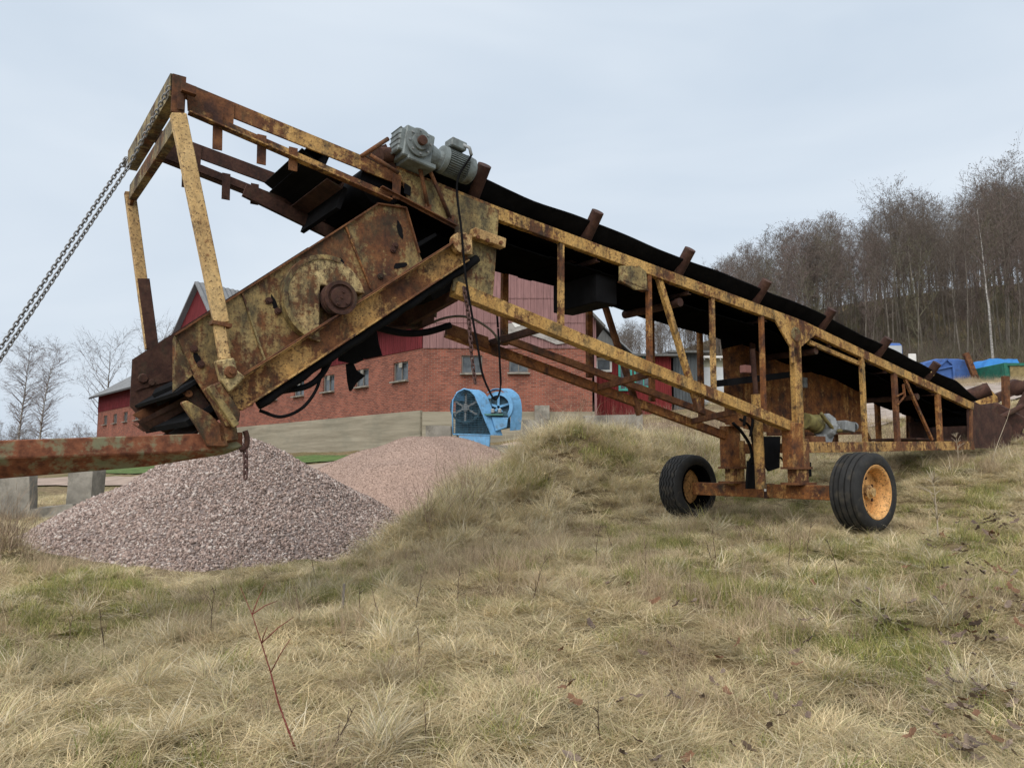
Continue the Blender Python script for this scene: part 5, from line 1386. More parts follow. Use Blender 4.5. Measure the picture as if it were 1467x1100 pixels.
def band(path, w, name):
    """curved sheet cover: profile path swept back by w along +x+y"""
    o_ = V3((w * 0.75, w * 0.66, 0)); vs = []; fs = []
    for p in path: vs += [p, p + o_]
    for i in range(len(path) - 1): fs.append((2 * i, 2 * i + 1, 2 * i + 3, 2 * i + 2))
    o = MB().add(vs, fs).build(name, M_blue, cr)
    m_ = o.modifiers.new('thickness', 'SOLIDIFY'); m_.thickness = 0.012
    return o
band(bez(outl[2:], 4), 0.42, 'guard_cover')
wc = C(667, 584, 0.16)
fw_ = MB().lathe(wc, (0, 1, 0), [(-0.06, 0.36), (-0.06, 0.42), (0.06, 0.42), (0.06, 0.36)], 36, True).build('flywheel', M_bluedk, cr, auto=True)
for k in range(6):
    t_ = math.pi / 3 * k + 0.5
    MB().bar(wc, wc + V3((0.38 * math.cos(t_), 0, 0.38 * math.sin(t_))), 0.05, 0.05, up=(0, 1, 0)).build('spoke', M_greyl, fw_)
MB().lathe(wc, (0, -1, 0), [(0.0, 0.0001), (0.0, 0.1), (0.1, 0.1), (0.1, 0.0001)], 16).build('hub', M_greyl, fw_, auto=True)
# right guard: tall narrow hood facing forward with flywheel inside
hood = [C(*p, 0.35) for p in ((731, 617), (732, 592), (730, 574), (724, 563), (716, 557), (706, 557), (698, 562))]
o_h = [C(*p, 0.35) for p in ((746, 615), (748, 588), (745, 568), (736, 558), (727, 555), (716, 556), (706, 558))]
vs = []; fs = []
hb = bez(hood, 4); ho = bez(o_h, 4)
for p, q_ in zip(hb, ho): vs += [p, q_ + V3((0.0, 0.28, 0.0))]
for i in range(len(hb) - 1): fs.append((2 * i, 2 * i + 1, 2 * i + 3, 2 * i + 2))
o = MB().add(vs, fs).build('guard_cover', M_blue, cr); o.modifiers.new('thickness', 'SOLIDIFY').thickness = 0.015
wc2 = C(714, 583, 0.42)
fw2 = MB().lathe(wc2, (0.25, 1, 0), [(-0.05, 0.32), (-0.05, 0.42), (0.05, 0.42), (0.05, 0.32)], 36, True).build('flywheel', M_blue, cr, auto=True)
for k in range(5):
    t_ = 2 * math.pi / 5 * k + 0.3
    MB().bar(wc2, wc2 + V3((0.36 * math.cos(t_), 0, 0.36 * math.sin(t_))), 0.06, 0.05, up=(0, 1, 0)).build('spoke', M_blue, fw2)
MB().plate([C(690, 570, 0.5), C(730, 562, 0.5), C(731, 612, 0.5), C(700, 618, 0.5)], (0, 0.5, 0)).build('body', M_bluedk, cr, bevel=0.02)
MB().plate([C(704, 588, 0.12), C(726, 590, 0.12), C(728, 597, 0.12), C(702, 596, 0.12)], (0, 0.25, 0)).build('bearing_block', M_bluedk, cr, bevel=0.02)
for px in (706, 716):
    MB().lathe(C(px, 588, 0.08), (0, 0, 1), [(-0.06, 0.05), (0.03, 0.05), (0.05, 0.03), (0.05, 0.0001)], 10).build('grease_cup', M_greyl, cr, auto=True)
MB().plate([C(704, 597, 0.1), C(728, 598, 0.1), C(726, 612, 0.1), C(710, 618, 0.1)], (0, 0.3, 0)).build('jaw_front', M_blue, cr, bevel=0.015)
MB().box(C(706, 594, 0.08), (0.55, 0.1, 0.04)).build('ledge', plain('green_ledge', (0.07, 0.17, 0.14), 0.3, 8, 0.7, 0.1), cr)
MB().plate([C(690, 572, 0.35), C(704, 570, 0.35), C(704, 586, 0.35), C(697, 588, 0.35)], (0, 0.2, 0)).build('valve_block', M_bluedk, cr, bevel=0.01)
MB().plate([C(658, 624, 0.0), C(702, 624, 0.0), C(701, 640, 0.0), C(657, 640, 0.0)], (0, 0.5, 0)).build('base_frame', M_blue, cr, bevel=0.01)
MB().bar(C(655, 622, 0.1), C(658, 640, 0.1), 0.05, 0.06, up=(0, 1, 0)).build('foot', M_bluedk, cr)
MB().plate([C(653, 566, 0.32), C(676, 562, 0.32), C(690, 590, 0.32), C(703, 622, 0.32), C(652, 622, 0.32)], (0, 0.3, 0)).build('body', M_bluedk, cr, bevel=0.02)  # dark backing added behind the mesh so the guard looks dark inside
MB().box((0.05, 0.5, -0.35), (1.5, 0.9, 0.75)).build('footing', M_conc, cr)
# ------------------------------------------------------------------ yard: containers, cab, scrap
def container(name, label, cat, px0, px1, pyt, pyb, Y, depth, mat, parts):
    a_ = at(px0, pyb, Y); b_ = at(px1, pyt, Y)
    r_ = empty(name, ((a_.x + b_.x) / 2, Y, a_.z)); tag(r_, label, cat)
    parts(r_, b_.x - a_.x, b_.z - a_.z, depth)
    return r_
M_bluec = plain('container_blue', (0.055, 0.12, 0.33), 0.2, 3, 0.55, 0.1, dirt=(0.06, 0.07, 0.10), dirt_amt=0.3)
M_tarp = plain('bright_blue_tarp', (0.045, 0.22, 0.56), 0.2, 3, 0.45, 0.3, 6)
M_greenc = plain('container_green', (0.02, 0.13, 0.09), 0.25, 3, 0.6, 0.1, dirt=(0.04, 0.05, 0.04), dirt_amt=0.3)
def p_blue(r_, w, h, d):
    MB().plate([V3(p) for p in ((-w / 2, 0, 0), (w / 2, 0, 0), (w / 2, 0, h * 0.62), (w / 2 - 0.25, 0, h * 0.93), (w / 2 - 0.7, 0, h), (-w / 2 + 0.9, 0, h), (-w / 2 + 0.25, 0, h * 0.85), (-w / 2, 0, h * 0.5))], (0, d, 0)).build('tank', M_bluec, r_, bevel=0.05)
    MB().bar((0.35, -0.08, 0), (0.35, -0.08, h * 0.75), 0.12, 0.10, up=(0, 1, 0)).build('lift_post', M_bluec, r_)
    MB().bar((-0.7, -0.08, h * 0.55), (0.4, -0.08, h * 0.72), 0.09, 0.09).bar((-0.35, -0.08, h * 0.75), (0.02, -0.08, h * 0.98), 0.09, 0.09).bar((0.02, -0.08, h * 0.98), (0.35, -0.08, h * 0.75), 0.09, 0.09).build('lift_frame', M_bluec, r_)
    MB().box((0, d / 2, -0.06), (w * 0.95, d, 0.18)).build('skid', M_trim, r_)
container('roll_off_tank', 'blue steel roll-off tank with lifting frame in the yard below the wood', 'container', 1319, 1392, 514, 550, 41, 4.5, M_bluec, p_blue)
def p_tarp(r_, w, h, d):
    n = 16; mb = MB(); vs = []; fs = []
    for j in range(8):
        for i in range(n + 1):
            f = i / n; x_ = -w / 2 + w * f
            prof_ = min(1.0, f / 0.22, 1.0) ** 0.7; prof_ = min(prof_, ((1 - f) / 0.12) ** 0.5 if f > 0.88 else 1)
            z_ = h * prof_ * (1 - 0.08 * (j / 7)) + 0.10 * noise.noise(V3((x_ * 2, j * 0.9, 1)))
            vs.append((x_, d * j / 7, max(0.0, z_)))
    for j in range(7):
        for i in range(n): fs.append((j * (n + 1) + i, j * (n + 1) + i + 1, (j + 1) * (n + 1) + i + 1, (j + 1) * (n + 1) + i))
    k0 = len(vs)
    for i in range(n + 1): vs.append((vs[i][0] + 0.05 * noise.noise(V3((i, 0, 4))), -0.10 - 0.12 * abs(noise.noise(V3((i * 1.3, 2, 0)))), 0.0))
    for i in range(n): fs.append((k0 + i, k0 + i + 1, i + 1, i))
    MB().add(vs, fs).build('tarp', M_tarp, r_, auto=True)
container('tarp_covered_load', 'bright blue tarpaulin draped over a stack beside the green container', 'tarpaulin', 1404, 1465, 514, 544, 41.5, 4, M_tarp, p_tarp)
def p_green(r_, w, h, d):
    mb = MB().box((0, d / 2, h / 2), (w, d, h)); mb.build('bin', M_greenc, r_, bevel=0.03)
    for x_ in (-w / 2 + 0.1, w / 2 - 0.1): MB().box((x_, -0.05, h / 2), (0.16, 0.1, h)).build('rib', M_greenc, r_)
    MB().box((0, -0.05, h - 0.08), (w, 0.11, 0.14)).build('rim', M_greenc, r_)
    MB().box((0, -0.02, 0.5), (w * 0.7, 0.05, 0.7)).build('door', plain('straw_bale_tone', (0.22, 0.17, 0.08), 0.4, 6, 0.9, 0.4), r_)
container('skip_container', 'dark green open steel skip in front of the blue tarpaulin', 'container', 1438, 1500, 520, 548, 38.5, 3, M_greenc, p_green)
p = at(1392, 535, 40.5)
MB().build
o = MB().bar((0, 0, 0), (-0.5, 0.1, 1.7), 0.28, 0.2, up=(0, 1, 0)).build('leaning_beam', M_rust); o.location = (p.x + 0.3, 40.5, at(1396, 548, 40.5).z - 0.1)
tag(o, 'rusty steel beam leaning beside the blue roll-off tank', 'beam')
def p_cab(r_, w, h, d):
    MB().box((0, d / 2, h / 2), (w, d, h)).build('body', M_bluec, r_, bevel=0.12)
    MB().box((-0.02, -0.02, h * 0.66), (w * 0.84, 0.06, h * 0.52)).build('window', plain('pale_glass', (0.40, 0.42, 0.43), 0.1, 2, 0.2, 0), r_)
    MB().box((w / 2 + 0.28, -0.2, h * 0.55), (0.35, 0.1, 0.5)).build('mirror', M_white, r_, bevel=0.02)
    MB().bar((w / 2, -0.1, h * 0.55), (w / 2 + 0.2, -0.2, h * 0.55), 0.04, 0.04).build('mirror_arm', M_trim, r_)
container('truck_cab', 'blue cab with pale side window and white mirror behind the belt', 'cab', 1262, 1294, 491, 545, 36, 2.2, M_bluec, p_cab)
# scrap and tail-hopper remains behind the conveyor tail
def scrap(name, label, cat, build, px, py, Y, rz=0.0, tilt=(0, 0)):
    p = at(px, py, Y); z_ = g1(p.x, Y)
    o = build(); o.location = p; o.rotation_euler = (tilt[0], tilt[1], rz)
    return tag(o, label, cat)
scrap('scrap_post', 'upright rusty yellow steel post in the scrap behind the conveyor tail', 'post', lambda: MB().bar((0, 0, -0.55), (0.06, 0, 0.85), 0.11, 0.10, up=(0, 1, 0)).build('scrap_post', M_rust), 1440, 600, 15.2)
def claw():
    pts = [V3(p) for p in ((-0.30, 0, -0.5), (-0.34, 0, -0.15), (-0.20, 0, 0.15), (-0.10, 0, 0.32), (0.0, 0, 0.16), (0.14, 0, 0.02), (0.16, 0, -0.20), (-0.02, 0, -0.25), (-0.12, 0, -0.5))]
    return MB().plate(pts, (0, 0.14, 0)).build('bent_plate', M_yel, bevel=0.02)
scrap('bent_plate', 'bent yellow steel plate with pointed tip in the scrap by the tail', 'scrap plate', claw, 1422, 570, 15.4, 0.2)
scrap('scrap_sheet', 'dark rusty sheet leaning up to the right behind the conveyor tail', 'scrap sheet', lambda: MB().plate([V3(p) for p in ((-0.3, 0, -0.6), (0.0, 0, -0.72), (0.75, 0.1, 0.45), (0.45, 0.1, 0.55))], (0, 0.05, 0)).build('scrap_sheet', M_brown), 1450, 588, 15.6)
scrap('scrap_beam', 'rusty beam lying across the scrap behind the bent yellow plate', 'beam', lambda: MB().chan((-0.9, 0, -0.25), (0.9, 0.3, 0.5), 0.12, 0.18, 0.02).build('scrap_beam', M_brown), 1462, 565, 16.5)
scrap('drum_roller', 'stubby rusted roller at the lower end of the belt', 'roller', lambda: MB().tube([(-0.35, 0.2, -0.12), (0.22, -0.15, 0.12)], 0.13, 18).build('drum_roller', M_brown, auto=True), 1395, 567, 14.6)
scrap('mesh_sheet', 'reddish slotted sheet lying on the grass at the foot of the scrap', 'scrap sheet', lambda: MB().plate([V3(p) for p in ((-0.35, 0, -0.15), (0.0, -0.3, -0.3), (0.6, 0.1, -0.1), (0.3, 0.4, 0.25))], (0, 0, 0.03)).build('mesh_sheet', M_brown), 1450, 630, 14.8)
for k, (px, py) in enumerate(((1405, 590), (1420, 600), (1432, 612))):
    pass
scrap('scrap_block', 'heavy dark casting lying between tail cheek and scrap post', 'casting', lambda: MB().box((0, 0, 0), (0.7, 0.6, 0.6), Matrix.Rotation(0.5, 3, 'Y')).tube([(-0.2, -0.4, 0.1), (0.3, -0.4, 0.35)], 0.05, 10).build('scrap_block', M_brown, bevel=0.04), 1428, 608, 15.0)
scrap('scrap_casting', 'pinkish rusty casting in the scrap by the leaning sheet', 'casting', lambda: MB().lathe((0, 0, 0), (0.3, 1, 0.2), [(-0.15, 0.0001), (-0.15, 0.1), (-0.1, 0.17), (0.1, 0.17), (0.15, 0.12), (0.15, 0.0001)], 12).build('scrap_casting', M_brown, auto=True), 1455, 555, 16.0)

# ------------------------------------------------------------------ bare trees
def bark(name, c1, c2, sc=(1, 1, 0.3)):
    t = NT(name); n = t.noise(9, 5, 0.65, sc=sc)
    c = t.ramp(n, [(0.35, c1), (0.65, c2)]); t.bump(n, 0.3, 0.01)
    return t.fin(c, 0.9, 0, 0.15)
M_bark = bark('grey_brown_bark', (0.085, 0.075, 0.062), (0.19, 0.165, 0.135))
M_birch = bark('birch_bark', (0.10, 0.09, 0.08), (0.42, 0.40, 0.37), (0.5, 0.5, 1.2))
M_twig = plain('winter_twig', (0.115, 0.092, 0.075), 0.3, 3, 0.9, 0)
M_twigp = plain('purplish_twig', (0.13, 0.098, 0.085), 0.3, 3, 0.9, 0)
M_twigg = plain('olive_twig', (0.12, 0.11, 0.07), 0.3, 3, 0.9, 0)
def tree_meshes(name, H, seed, r0=0.12, crown0=0.3, spread=0.22, nb=34, sub=9, bark_m=None, twig_m=None, up=0.7, fork=False, cones=False, tw=0.011, droop=0.0):
    rr = random.Random(seed)
    tr = MB(); tw_ = MB()
    path = []; p = V3((0, 0, -0.3)); d = V3((rr.uniform(-0.05, 0.05), rr.uniform(-0.05, 0.05), 1)).normalized()
    ns = 12
    for i in range(ns + 1):
        path.append(p.copy()); p = p + d * (H * 0.98 + 0.3) / ns; d = (d + V3((rr.uniform(-0.06, 0.06), rr.uniform(-0.06, 0.06), 0.05))).normalized()
    rad = [max(0.012, r0 * (1 - (i / ns) ** 0.9 * 0.95)) for i in range(ns + 1)]
    tr.tube(path, rad, 7)
    def on(f):
        k = min(ns - 1, int(f * ns)); return path[k].lerp(path[k + 1], f * ns - k), rad[k]
    def ribbon(a, b, w):
        dd = (b - a); s_ = dd.cross(V3((rr.uniform(-1, 1), rr.uniform(-1, 1), rr.uniform(-1, 1))))
        if s_.length < 1e-6: return
        s_.normalize(); n_ = len(tw_.v)
        tw_.v += [tuple(a - s_ * w), tuple(a + s_ * w), tuple(b)]
        tw_.f.append((n_, n_ + 1, n_ + 2))
    for i in range(nb):
        f = crown0 + (0.99 - crown0) * ((i + rr.random()) / nb)
        b, r_ = on(f); az = rr.uniform(0, 2 * math.pi)
        ln = H * spread * (0.35 + 0.9 * math.sin(math.pi * min(1, max(0.08, (1 - f) / (1 - crown0) * 0.85 + 0.12)))) * rr.uniform(0.6, 1.15)
        dd = V3((math.cos(az), math.sin(az), up * rr.uniform(0.6, 1.3))).normalized()
        pts = [b]; q = b
        for k in range(4):
            q = q + dd * ln / 4; pts.append(q); dd = (dd + V3((rr.uniform(-0.25, 0.25), rr.uniform(-0.25, 0.25), rr.uniform(0.0, 0.22) - droop))).normalized()
        rb = min(r_ * 0.55, 0.012 + ln * 0.013)
        tw_.tube(pts, [rb, rb * 0.75, rb * 0.5, rb * 0.3, 0.005], 4, False)
        for s in range(sub):
            g = rr.uniform(0.2, 1.0); k = min(3, int(g * 4)); o_ = pts[k].lerp(pts[k + 1], g * 4 - k)
            d2 = (dd * 0.6 + V3((rr.uniform(-1, 1), rr.uniform(-1, 1), rr.uniform(-0.4, 1.0) - droop * 2))).normalized()
            l2 = ln * rr.uniform(0.18, 0.45)
            e = o_ + d2 * l2
            m_ = o_.lerp(e, 0.5) + V3((rr.uniform(-1, 1), rr.uniform(-1, 1), rr.uniform(-1, 1))) * l2 * 0.06
            ribbon(o_, m_, tw); ribbon(m_ - (m_ - o_) * 0.1, e, tw * 0.7)
            for u_ in range(4):
                h = o_.lerp(e, rr.uniform(0.25, 1.0)); d3 = (d2 + V3((rr.uniform(-1, 1), rr.uniform(-1, 1), rr.uniform(-0.7, 0.9) - droop * 3))).normalized()
                ribbon(h, h + d3 * l2 * rr.uniform(0.3, 0.7), tw * 0.6)
                if cones and rr.random() < 0.5:
                    c_ = h + d3 * l2 * 0.4
                    n_ = len(tw_.v); s1 = 0.035
                    tw_.v += [tuple(c_ + V3((s1, 0, 0))), tuple(c_ + V3((-s1, s1, 0))), tuple(c_ + V3((-s1, -s1, 0))), tuple(c_ + V3((0, 0, s1 * 2)))]
                    tw_.f += [(n_, n_ + 1, n_ + 3), (n_ + 1, n_ + 2, n_ + 3), (n_ + 2, n_, n_ + 3)]
    me1 = bpy.data.meshes.new('trunk'); me1.from_pydata(tr.v, [], tr.f); me1.materials.append(bark_m or M_bark); me1.shade_smooth()
    me2 = bpy.data.meshes.new('crown'); me2.from_pydata(tw_.v, [], tw_.f); me2.materials.append(twig_m or M_twig)
    return me1, me2
def tree(name, label, ms, loc, rz, sc, group=None, cat='tree'):
    r_ = empty(name, loc, rz); r_.scale = (sc, sc, sc)
    mesh_obj('trunk', ms[0], None, r_); mesh_obj('crown', ms[1], None, r_)
    return tag(r_, label, cat, group)
TA = [tree_meshes('alder', 13, 500 + i, 0.085, 0.36, 0.16, 34, 9, M_bark, (M_twigp, M_twig, M_twigp)[i % 3], 1.0, cones=True) for i in range(4)]
TB = [tree_meshes('scrub', 8.5, 540 + i, 0.045, 0.12, 0.20, 36, 9, M_bark, (M_twigg, M_twigp, M_twig)[i % 3], 1.4) for i in range(4)]
TT = [tree_meshes('tall', 15, 560 + i, 0.11, 0.32, 0.17, 36, 10, M_bark, M_twig, 0.8, cones=True) for i in range(3)]
tb1 = tree_meshes('birch', 14.5, 580, 0.13, 0.45, 0.15, 34, 10, M_birch, M_twigp, 1.0)
def wood_spot(px, Y, jit=0.0):
    x_ = (px - 733.5) / FPX * Y
    return (x_, Y, g1(x_, Y) - 0.1)
rw = random.Random(99)
# skyline heights read along the edge of the wood: picture x -> tree top y
SKY = [(880, 462), (940, 440), (990, 405), (1030, 375), (1075, 345), (1120, 325), (1160, 315), (1200, 298), (1250, 318), (1290, 265), (1330, 262), (1370, 300), (1410, 262), (1445, 222), (1480, 240), (1540, 230)]
def top_z(px, Y):
    y_ = np.interp(px, [a_[0] for a_ in SKY], [a_[1] for a_ in SKY]); return at(px, y_, Y).z
n_front = 0
for k in range(84):
    px = 1035 + (1520 - 1035) * (k + rw.uniform(0.1, 0.9)) / 84
    Y = rw.uniform(50, 66)
    x_, y_, z_ = wood_spot(px, Y)
    tall = rw.random() < 0.30
    h_t = max(5.0, (top_z(px, Y) - z_) * (rw.uniform(0.86, 1.02) if tall else rw.uniform(0.55, 0.85)))
    ms, H = (rw.choice(TT), 15) if (tall and px > 1250) else ((rw.choice(TA), 13) if tall or rw.random() < 0.55 else (rw.choice(TB), 8.5))
    kd = ('tall bare tree with a dark cone-flecked crown rising out of the hillside wood', 'tall trees in the hillside wood') if ms in TT else (('slim bare tree with a clear stem and fine brown crown in the hillside wood', 'slim trees along the edge of the hillside wood') if ms in TA else ('low bushy scrub tree branching from near the ground in the hillside wood', 'scrub trees along the edge of the hillside wood'))
    tree('alder_tree' if ms not in TB else 'scrub_tree', kd[0], ms, (x_, y_, z_), rw.uniform(0, 6.28), h_t / H, kd[1])
x_, y_, z_ = wood_spot(1428, 47)
tree('birch_tree', 'white-stemmed birch standing in front of the hillside wood', tb1, (x_, y_, z_), 0.5, (at(1412, 285, 47).z - z_) / 14.5)
# depth of the wood behind: one mass
srcW = []
for i, ms in enumerate(TA[:3] + TB[:3] + TT[:1]):
    mm = bpy.data.meshes.new('wood_tree'); bm = bmesh.new(); bm.from_mesh(ms[0]); bm.from_mesh(ms[1])
    bm.to_mesh(mm); bm.free(); mm.materials.append(M_twig)
    srcW.append(bpy.data.objects.new('wood_tree_%d' % i, mm))
P_ = []; SC = []; VI = []
Hs = [13, 13, 13, 8.5, 8.5, 8.5, 15]
for k in range(560):
    px = rw.uniform(850, 1640); Y = rw.uniform(60, 100)
    x_, y_, z_ = wood_spot(px, Y); i = rw.randrange(7)
    hh = max(4.0, (top_z(px, Y) - z_) * rw.uniform(0.5, 0.93))
    P_.append((x_, y_, z_)); SC.append(hh / Hs[i]); VI.append(i)
P_ = np.array(P_); SC = np.array(SC)
o = scatter('wood', P_, np.c_[np.zeros((len(P_), 2)), npr.uniform(0, 6.28, len(P_))], np.c_[SC * 1.1, SC * 1.1, SC], np.array(VI), srcW, 'dense bare winter wood covering the hillside'); o['category'] = 'wood'
# brushwood under the trees
def bush(name, n, h, r, seed, mat, w=0.006):
    rr = random.Random(seed); mb = MB()
    for i in range(n):
        az = rr.uniform(0, 6.28); b = V3((rr.uniform(-r, r) * 0.4, rr.uniform(-r, r) * 0.4, -0.05)); d = V3((math.cos(az) * rr.uniform(0.1, 0.8), math.sin(az) * rr.uniform(0.1, 0.8), 1)).normalized()
        ln = h * rr.uniform(0.5, 1.1); p = b
        for k in range(4):
            e = p + d * ln / 4; s_ = d.cross(V3((rr.uniform(-1, 1), rr.uniform(-1, 1), 0.2))).normalized() * w * (1 - k * 0.22); s2 = s_ * 0.78
            n_ = len(mb.v); mb.v += [tuple(p - s_), tuple(p + s_), tuple(e + s2), tuple(e - s2)]; mb.f.append((n_, n_ + 1, n_ + 2, n_ + 3))
            for u_ in range(2):
                t_ = (d + V3((rr.uniform(-1, 1), rr.uniform(-1, 1), rr.uniform(-0.2, 0.6)))).normalized(); q = e + t_ * ln * rr.uniform(0.1, 0.28)
                n_ = len(mb.v); mb.v += [tuple(e - s2 * 0.7), tuple(e + s2 * 0.7), tuple(q)]; mb.f.append((n_, n_ + 1, n_ + 2))
            p = e; d = (d + V3((rr.uniform(-0.25, 0.25), rr.uniform(-0.25, 0.25), rr.uniform(-0.1, 0.12)))).normalized()
    me = bpy.data.meshes.new(name); me.from_pydata(mb.v, [], mb.f); me.materials.append(mat)
    return bpy.data.objects.new(name, me)
srcU = [bush('brush_%d' % i, 26, 1.6, 1.0, 700 + i, (M_twigg, M_twig, M_twigp)[i % 3], 0.009) for i in range(4)]
px = npr.uniform(880, 1600, 1500); Y = npr.uniform(47, 75, 1500)
X = (px - 733.5) / FPX * Y
s = npr.uniform(0.6, 1.6, 1500)
o = scatter('brushwood', np.stack([X, Y, gz(X, Y)], -1), np.c_[np.zeros((1500, 2)), npr.uniform(0, 6.28, 1500)], np.c_[s, s, s], npr.integers(0, 4, 1500), srcU, 'tangled brown brushwood under the hillside trees'); o['category'] = 'brushwood'
# dry weeds along the concrete blocks and behind the mound
srcD = [bush('weed_%d' % i, 14, 0.75, 0.5, 740 + i, plain('dead_weed_%d' % i, ((0.26, 0.19, 0.13), (0.19, 0.13, 0.10), (0.33, 0.26, 0.18))[i], 0.3, 3, 0.9, 0), 0.004) for i in range(3)]
X = np.concatenate([npr.uniform(0.5, 9, 260), npr.uniform(-3, 6, 60), npr.uniform(-3.4, -0.6, 120), npr.uniform(3.5, 9, 60), npr.uniform(-7.3, -6.1, 26)])
Y = np.concatenate([npr.uniform(22, 29, 260), npr.uniform(14.5, 18, 60), npr.uniform(11.0, 14.4, 120), npr.uniform(15, 19, 60), npr.uniform(9.4, 10.4, 26)])
s = npr.uniform(0.5, 1.35, len(X))
k = ~in_heap(X, Y)
X, Y, s = X[k], Y[k], s[k]
o = scatter('dead_weeds', np.stack([X, Y, gz(X, Y)], -1), np.c_[np.zeros((len(X), 2)), npr.uniform(0, 6.28, len(X))], np.c_[s, s, s], npr.integers(0, 3, len(X)), srcD, 'thin dead weeds behind the mound and along the concrete blocks'); o['category'] = 'weeds'
# trees on the left
tl1 = tree_meshes('birch_l', 12, 601, 0.14, 0.16, 0.20, 90, 14, M_birch, M_twigp, 0.75, droop=0.10, tw=0.012)
tl2 = tree_meshes('birch_l2', 12, 602, 0.13, 0.18, 0.18, 90, 14, M_birch, M_twigp, 0.75, droop=0.10, tw=0.012)
tl3 = tree_meshes('maple', 10, 603, 0.16, 0.25, 0.36, 30, 12, M_bark, M_twig, 0.9, tw=0.012)
def left_tree(name, label, ms, H, px, pyt, pyb, Y, rz):
    b_ = at(px, pyb, Y); t_ = at(px, pyt, Y)
    tree(name, label, ms, (b_.x, Y, b_.z), rz, (t_.z - b_.z) / H)
left_tree('birch_tree', 'tall bare weeping birch with a straight trunk, the broader of two in the field', tl1, 12, 25, 488, 662, 74, 0.3)
left_tree('birch_tree', 'tall bare birch with a slightly crooked trunk, the narrower of two in the field', tl2, 12, 54, 492, 662, 72, 2.0)
left_tree('maple_tree', 'bare spreading tree growing at the far end of the brick wing', tl3, 10, 150, 500, 662, 84, 1.0)
left_tree('maple_tree', 'bare tree crown rising above the grey roof behind the brick wing', tl3, 10, 205, 478, 662, 96, 3.0)
# far treeline
P_ = []; SC = []
for k in range(110):
    px = rw.uniform(-80, 260); Y = rw.uniform(300, 380); x_ = (px - 733.5) / FPX * Y
    zt = at(px, 665, Y).z - 6; P_.append((x_, Y, zt)); SC.append(rw.uniform(1.0, 1.9))
P_ = np.array(P_); SC = np.array(SC)
o = scatter('far_treeline', P_, np.c_[np.zeros((len(P_), 2)), npr.uniform(0, 6.28, len(P_))], np.c_[SC * 1.4, SC * 1.4, SC], npr.integers(0, 7, len(P_)), srcW, 'far low line of trees on the horizon'); o['category'] = 'treeline'

# ------------------------------------------------------------------ small plants and leaves in the foreground
def stalk_obj(name, label, px, py, Y, h, lean, seed, mat, r=0.006, twigs=5, group=None):
    rr = random.Random(seed); x_ = at(px, py, Y).x
    z_ = g1(x_, Y); mb = MB(); p = V3((0, 0, -0.02)); d = V3((lean[0], lean[1], 1)).normalized(); pts = [p]
    for k in range(6):
        p = p + d * h / 6; pts.append(p); d = (d + V3((rr.uniform(-0.12, 0.12), rr.uniform(-0.12, 0.12), 0.02))).normalized()
    mb.tube(pts, [r * (1 - 0.13 * k) for k in range(7)], 5)
    o = mb.build('weed_stalk' if name is None else name, mat, None, True)
    o.location = (x_, Y, z_)
    tw2 = MB()
    for k in range(twigs):
        i = rr.randrange(2, 6); b = pts[i]; q = b + V3((rr.uniform(-1, 1), rr.uniform(-1, 1), rr.uniform(0.3, 1.2))).normalized() * h * rr.uniform(0.1, 0.28)
        tw2.tube([b, b.lerp(q, 0.5) + V3((0, 0, 0.01)), q], [r * 0.5, r * 0.4, r * 0.2], 4)
    if twigs: tw2.build('twig', mat, o, True)
    return tag(o, label, 'weed', group)
M_stalk = plain('dry_stalk', (0.16, 0.115, 0.075), 0.3, 10, 0.9, 0.1)
M_stalkd = plain('dark_stalk', (0.075, 0.05, 0.035), 0.3, 10, 0.9, 0.1)
M_redstem = plain('red_bramble', (0.16, 0.035, 0.028), 0.3, 10, 0.7, 0.1)
M_pale_st = plain('pale_sapling', (0.36, 0.30, 0.22), 0.2, 10, 0.9, 0.1)
for k, (px, py, Y) in enumerate(((430, 905, 6.6), (515, 890, 6.9), (600, 960, 5.7), (545, 900, 6.6), (595, 880, 7.0), (655, 870, 7.2), (715, 860, 7.4), (690, 800, 8.6), (710, 800, 8.7), (453, 790, 9.0), (855, 800, 8.8), (1020, 800, 8.6), (1025, 795, 8.8), (1130, 815, 8.3), (1155, 800, 8.6), (95, 940, 6.4), (150, 925, 6.6), (860, 1060, 4.5), (610, 1090, 4.3), (300, 900, 6.8), (1205, 860, 7.6), (925, 850, 7.8), (760, 900, 6.8), (880, 770, 9.6))):
    lab, grp = ('thin blackish-brown dead weed stalk standing in the dry grass', 'dark weed stalks dotted over the grass') if k % 3 else ('thin light brown dead weed stalk standing in the dry grass', 'light brown weed stalks dotted over the grass')
    stalk_obj(None, lab, px, py, Y, rnd.uniform(0.25, 0.55), (rnd.uniform(-0.25, 0.25), rnd.uniform(-0.1, 0.1)), 800 + k, M_stalkd if k % 3 else M_stalk, 0.005, 4, grp)
stalk_obj('bramble', 'long arching reddish bramble stem rising from the grass', 430, 1096, 4.15, 0.95, (-0.42, 0.0), 871, M_redstem, 0.0065, 5)
stalk_obj('bramble', 'short forked dark bramble twig beside the long reddish stem', 470, 1090, 4.2, 0.30, (0.55, 0.1), 872, M_stalkd, 0.006, 5)
stalk_obj('sapling', 'small pale bare sapling beside the near wheel', 1343, 790, 8.9, 0.85, (0.12, 0.0), 873, M_pale_st, 0.011, 14)
stalk_obj('sapling', 'pale forked dry plant in front of the conveyor tail', 1372, 650, 13.0, 0.55, (0.02, 0.0), 874, M_pale_st, 0.012, 12)
stalk_obj('reed_stalk', 'long pale leaning reed stalk in front of the tail cheek', 1418, 655, 12.6, 1.25, (0.42, 0.0), 875, M_pale_st, 0.008, 0)
for k, (px, py) in enumerate(((612, 905), (648, 760), (560, 880))):
    pass
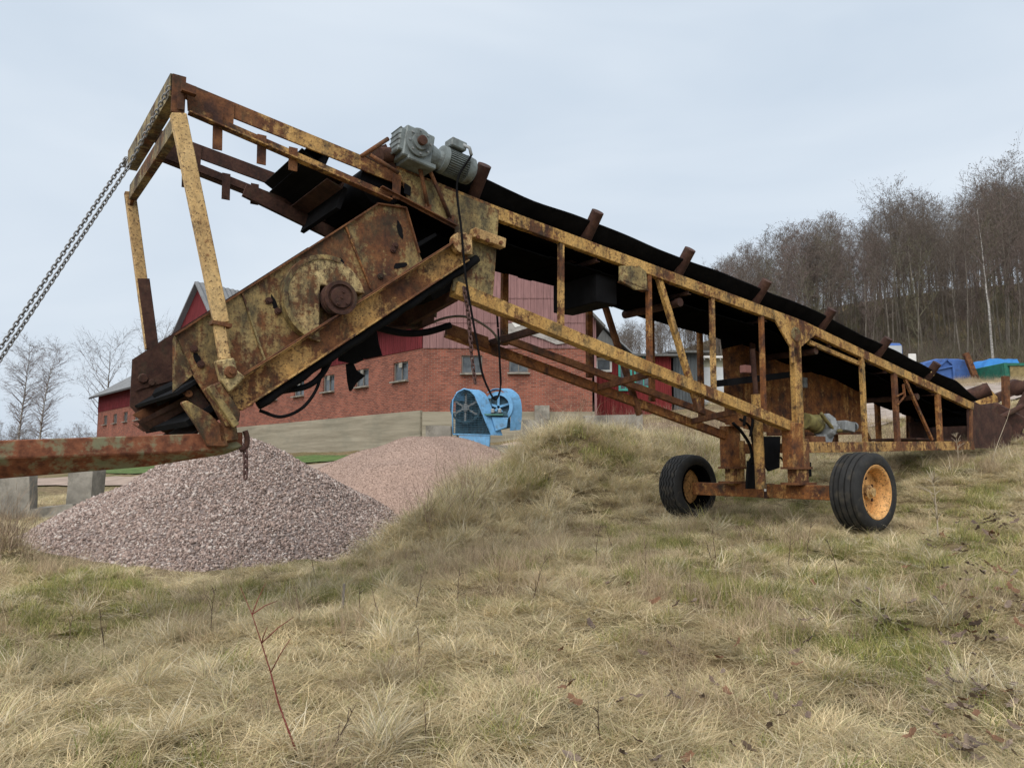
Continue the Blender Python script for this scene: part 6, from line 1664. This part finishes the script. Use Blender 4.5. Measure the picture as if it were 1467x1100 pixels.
# wooden peg
o = MB().box((0, 0, 0.12), (0.022, 0.022, 0.30)).build('wooden_peg', M_woodg, bevel=0.002); x_ = at(490, 890, 7.0).x; o.location = (x_, 7.0, g1(x_, 7.0)); o.rotation_euler = (0.05, 0.04, 0.3)
tag(o, 'small square wooden peg standing in the dry grass', 'peg')
# fallen leaves, most of them down the right edge
def leaf_mesh(seed):
    rr = random.Random(seed); n = 9; vs = [(0, 0, 0.004)]; fs = []
    for k in range(n * 2):
        t_ = 2 * math.pi * k / (n * 2); r_ = (0.034 + 0.012 * math.cos(2 * t_)) * (1 if k % 2 else 0.82) * rr.uniform(0.85, 1.1)
        vs.append((r_ * 1.3 * math.cos(t_), r_ * math.sin(t_), 0.018 * abs(math.cos(t_ + rr.uniform(-0.4, 0.4))) + rr.uniform(-0.004, 0.012)))
    m = n * 2
    for k in range(m): fs.append((0, 1 + k, 1 + (k + 1) % m))
    me = bpy.data.meshes.new('fallen_leaf'); me.from_pydata(vs, [], fs); return me
LM = [plain('fallen_leaf_%d' % i, c_, 0.35, 20, 0.8, 0.1) for i, c_ in enumerate(((0.15, 0.105, 0.08), (0.10, 0.072, 0.058), (0.20, 0.15, 0.115), (0.17, 0.09, 0.05)))]
lms = []
for i in range(8):
    me = leaf_mesh(900 + i); me.materials.append(LM[i % 4]); lms.append(me)
spots = []
for k in range(210):
    if k < 140:
        Y = rnd.uniform(4.0, 9.5); px = rnd.gauss(1405 - 8 * (9 - Y), 42)
    else:
        Y = rnd.uniform(4.0, 7.5); px = rnd.uniform(800, 1450)
    if px > 1480: px = 1440
    spots.append(((px - 733.5) / FPX * Y, Y))
for k, (x_, y_) in enumerate(spots):
    o = mesh_obj('fallen_leaf', lms[rnd.randrange(8)], None, ground)
    s_ = rnd.uniform(0.6, 1.15); o.scale = (s_, s_, s_)
    o.location = (x_, y_, g1(x_, y_) + rnd.uniform(0.05, 0.12)); o.rotation_euler = (rnd.uniform(-0.7, 0.7), rnd.uniform(-0.7, 0.7), rnd.uniform(0, 6.28))
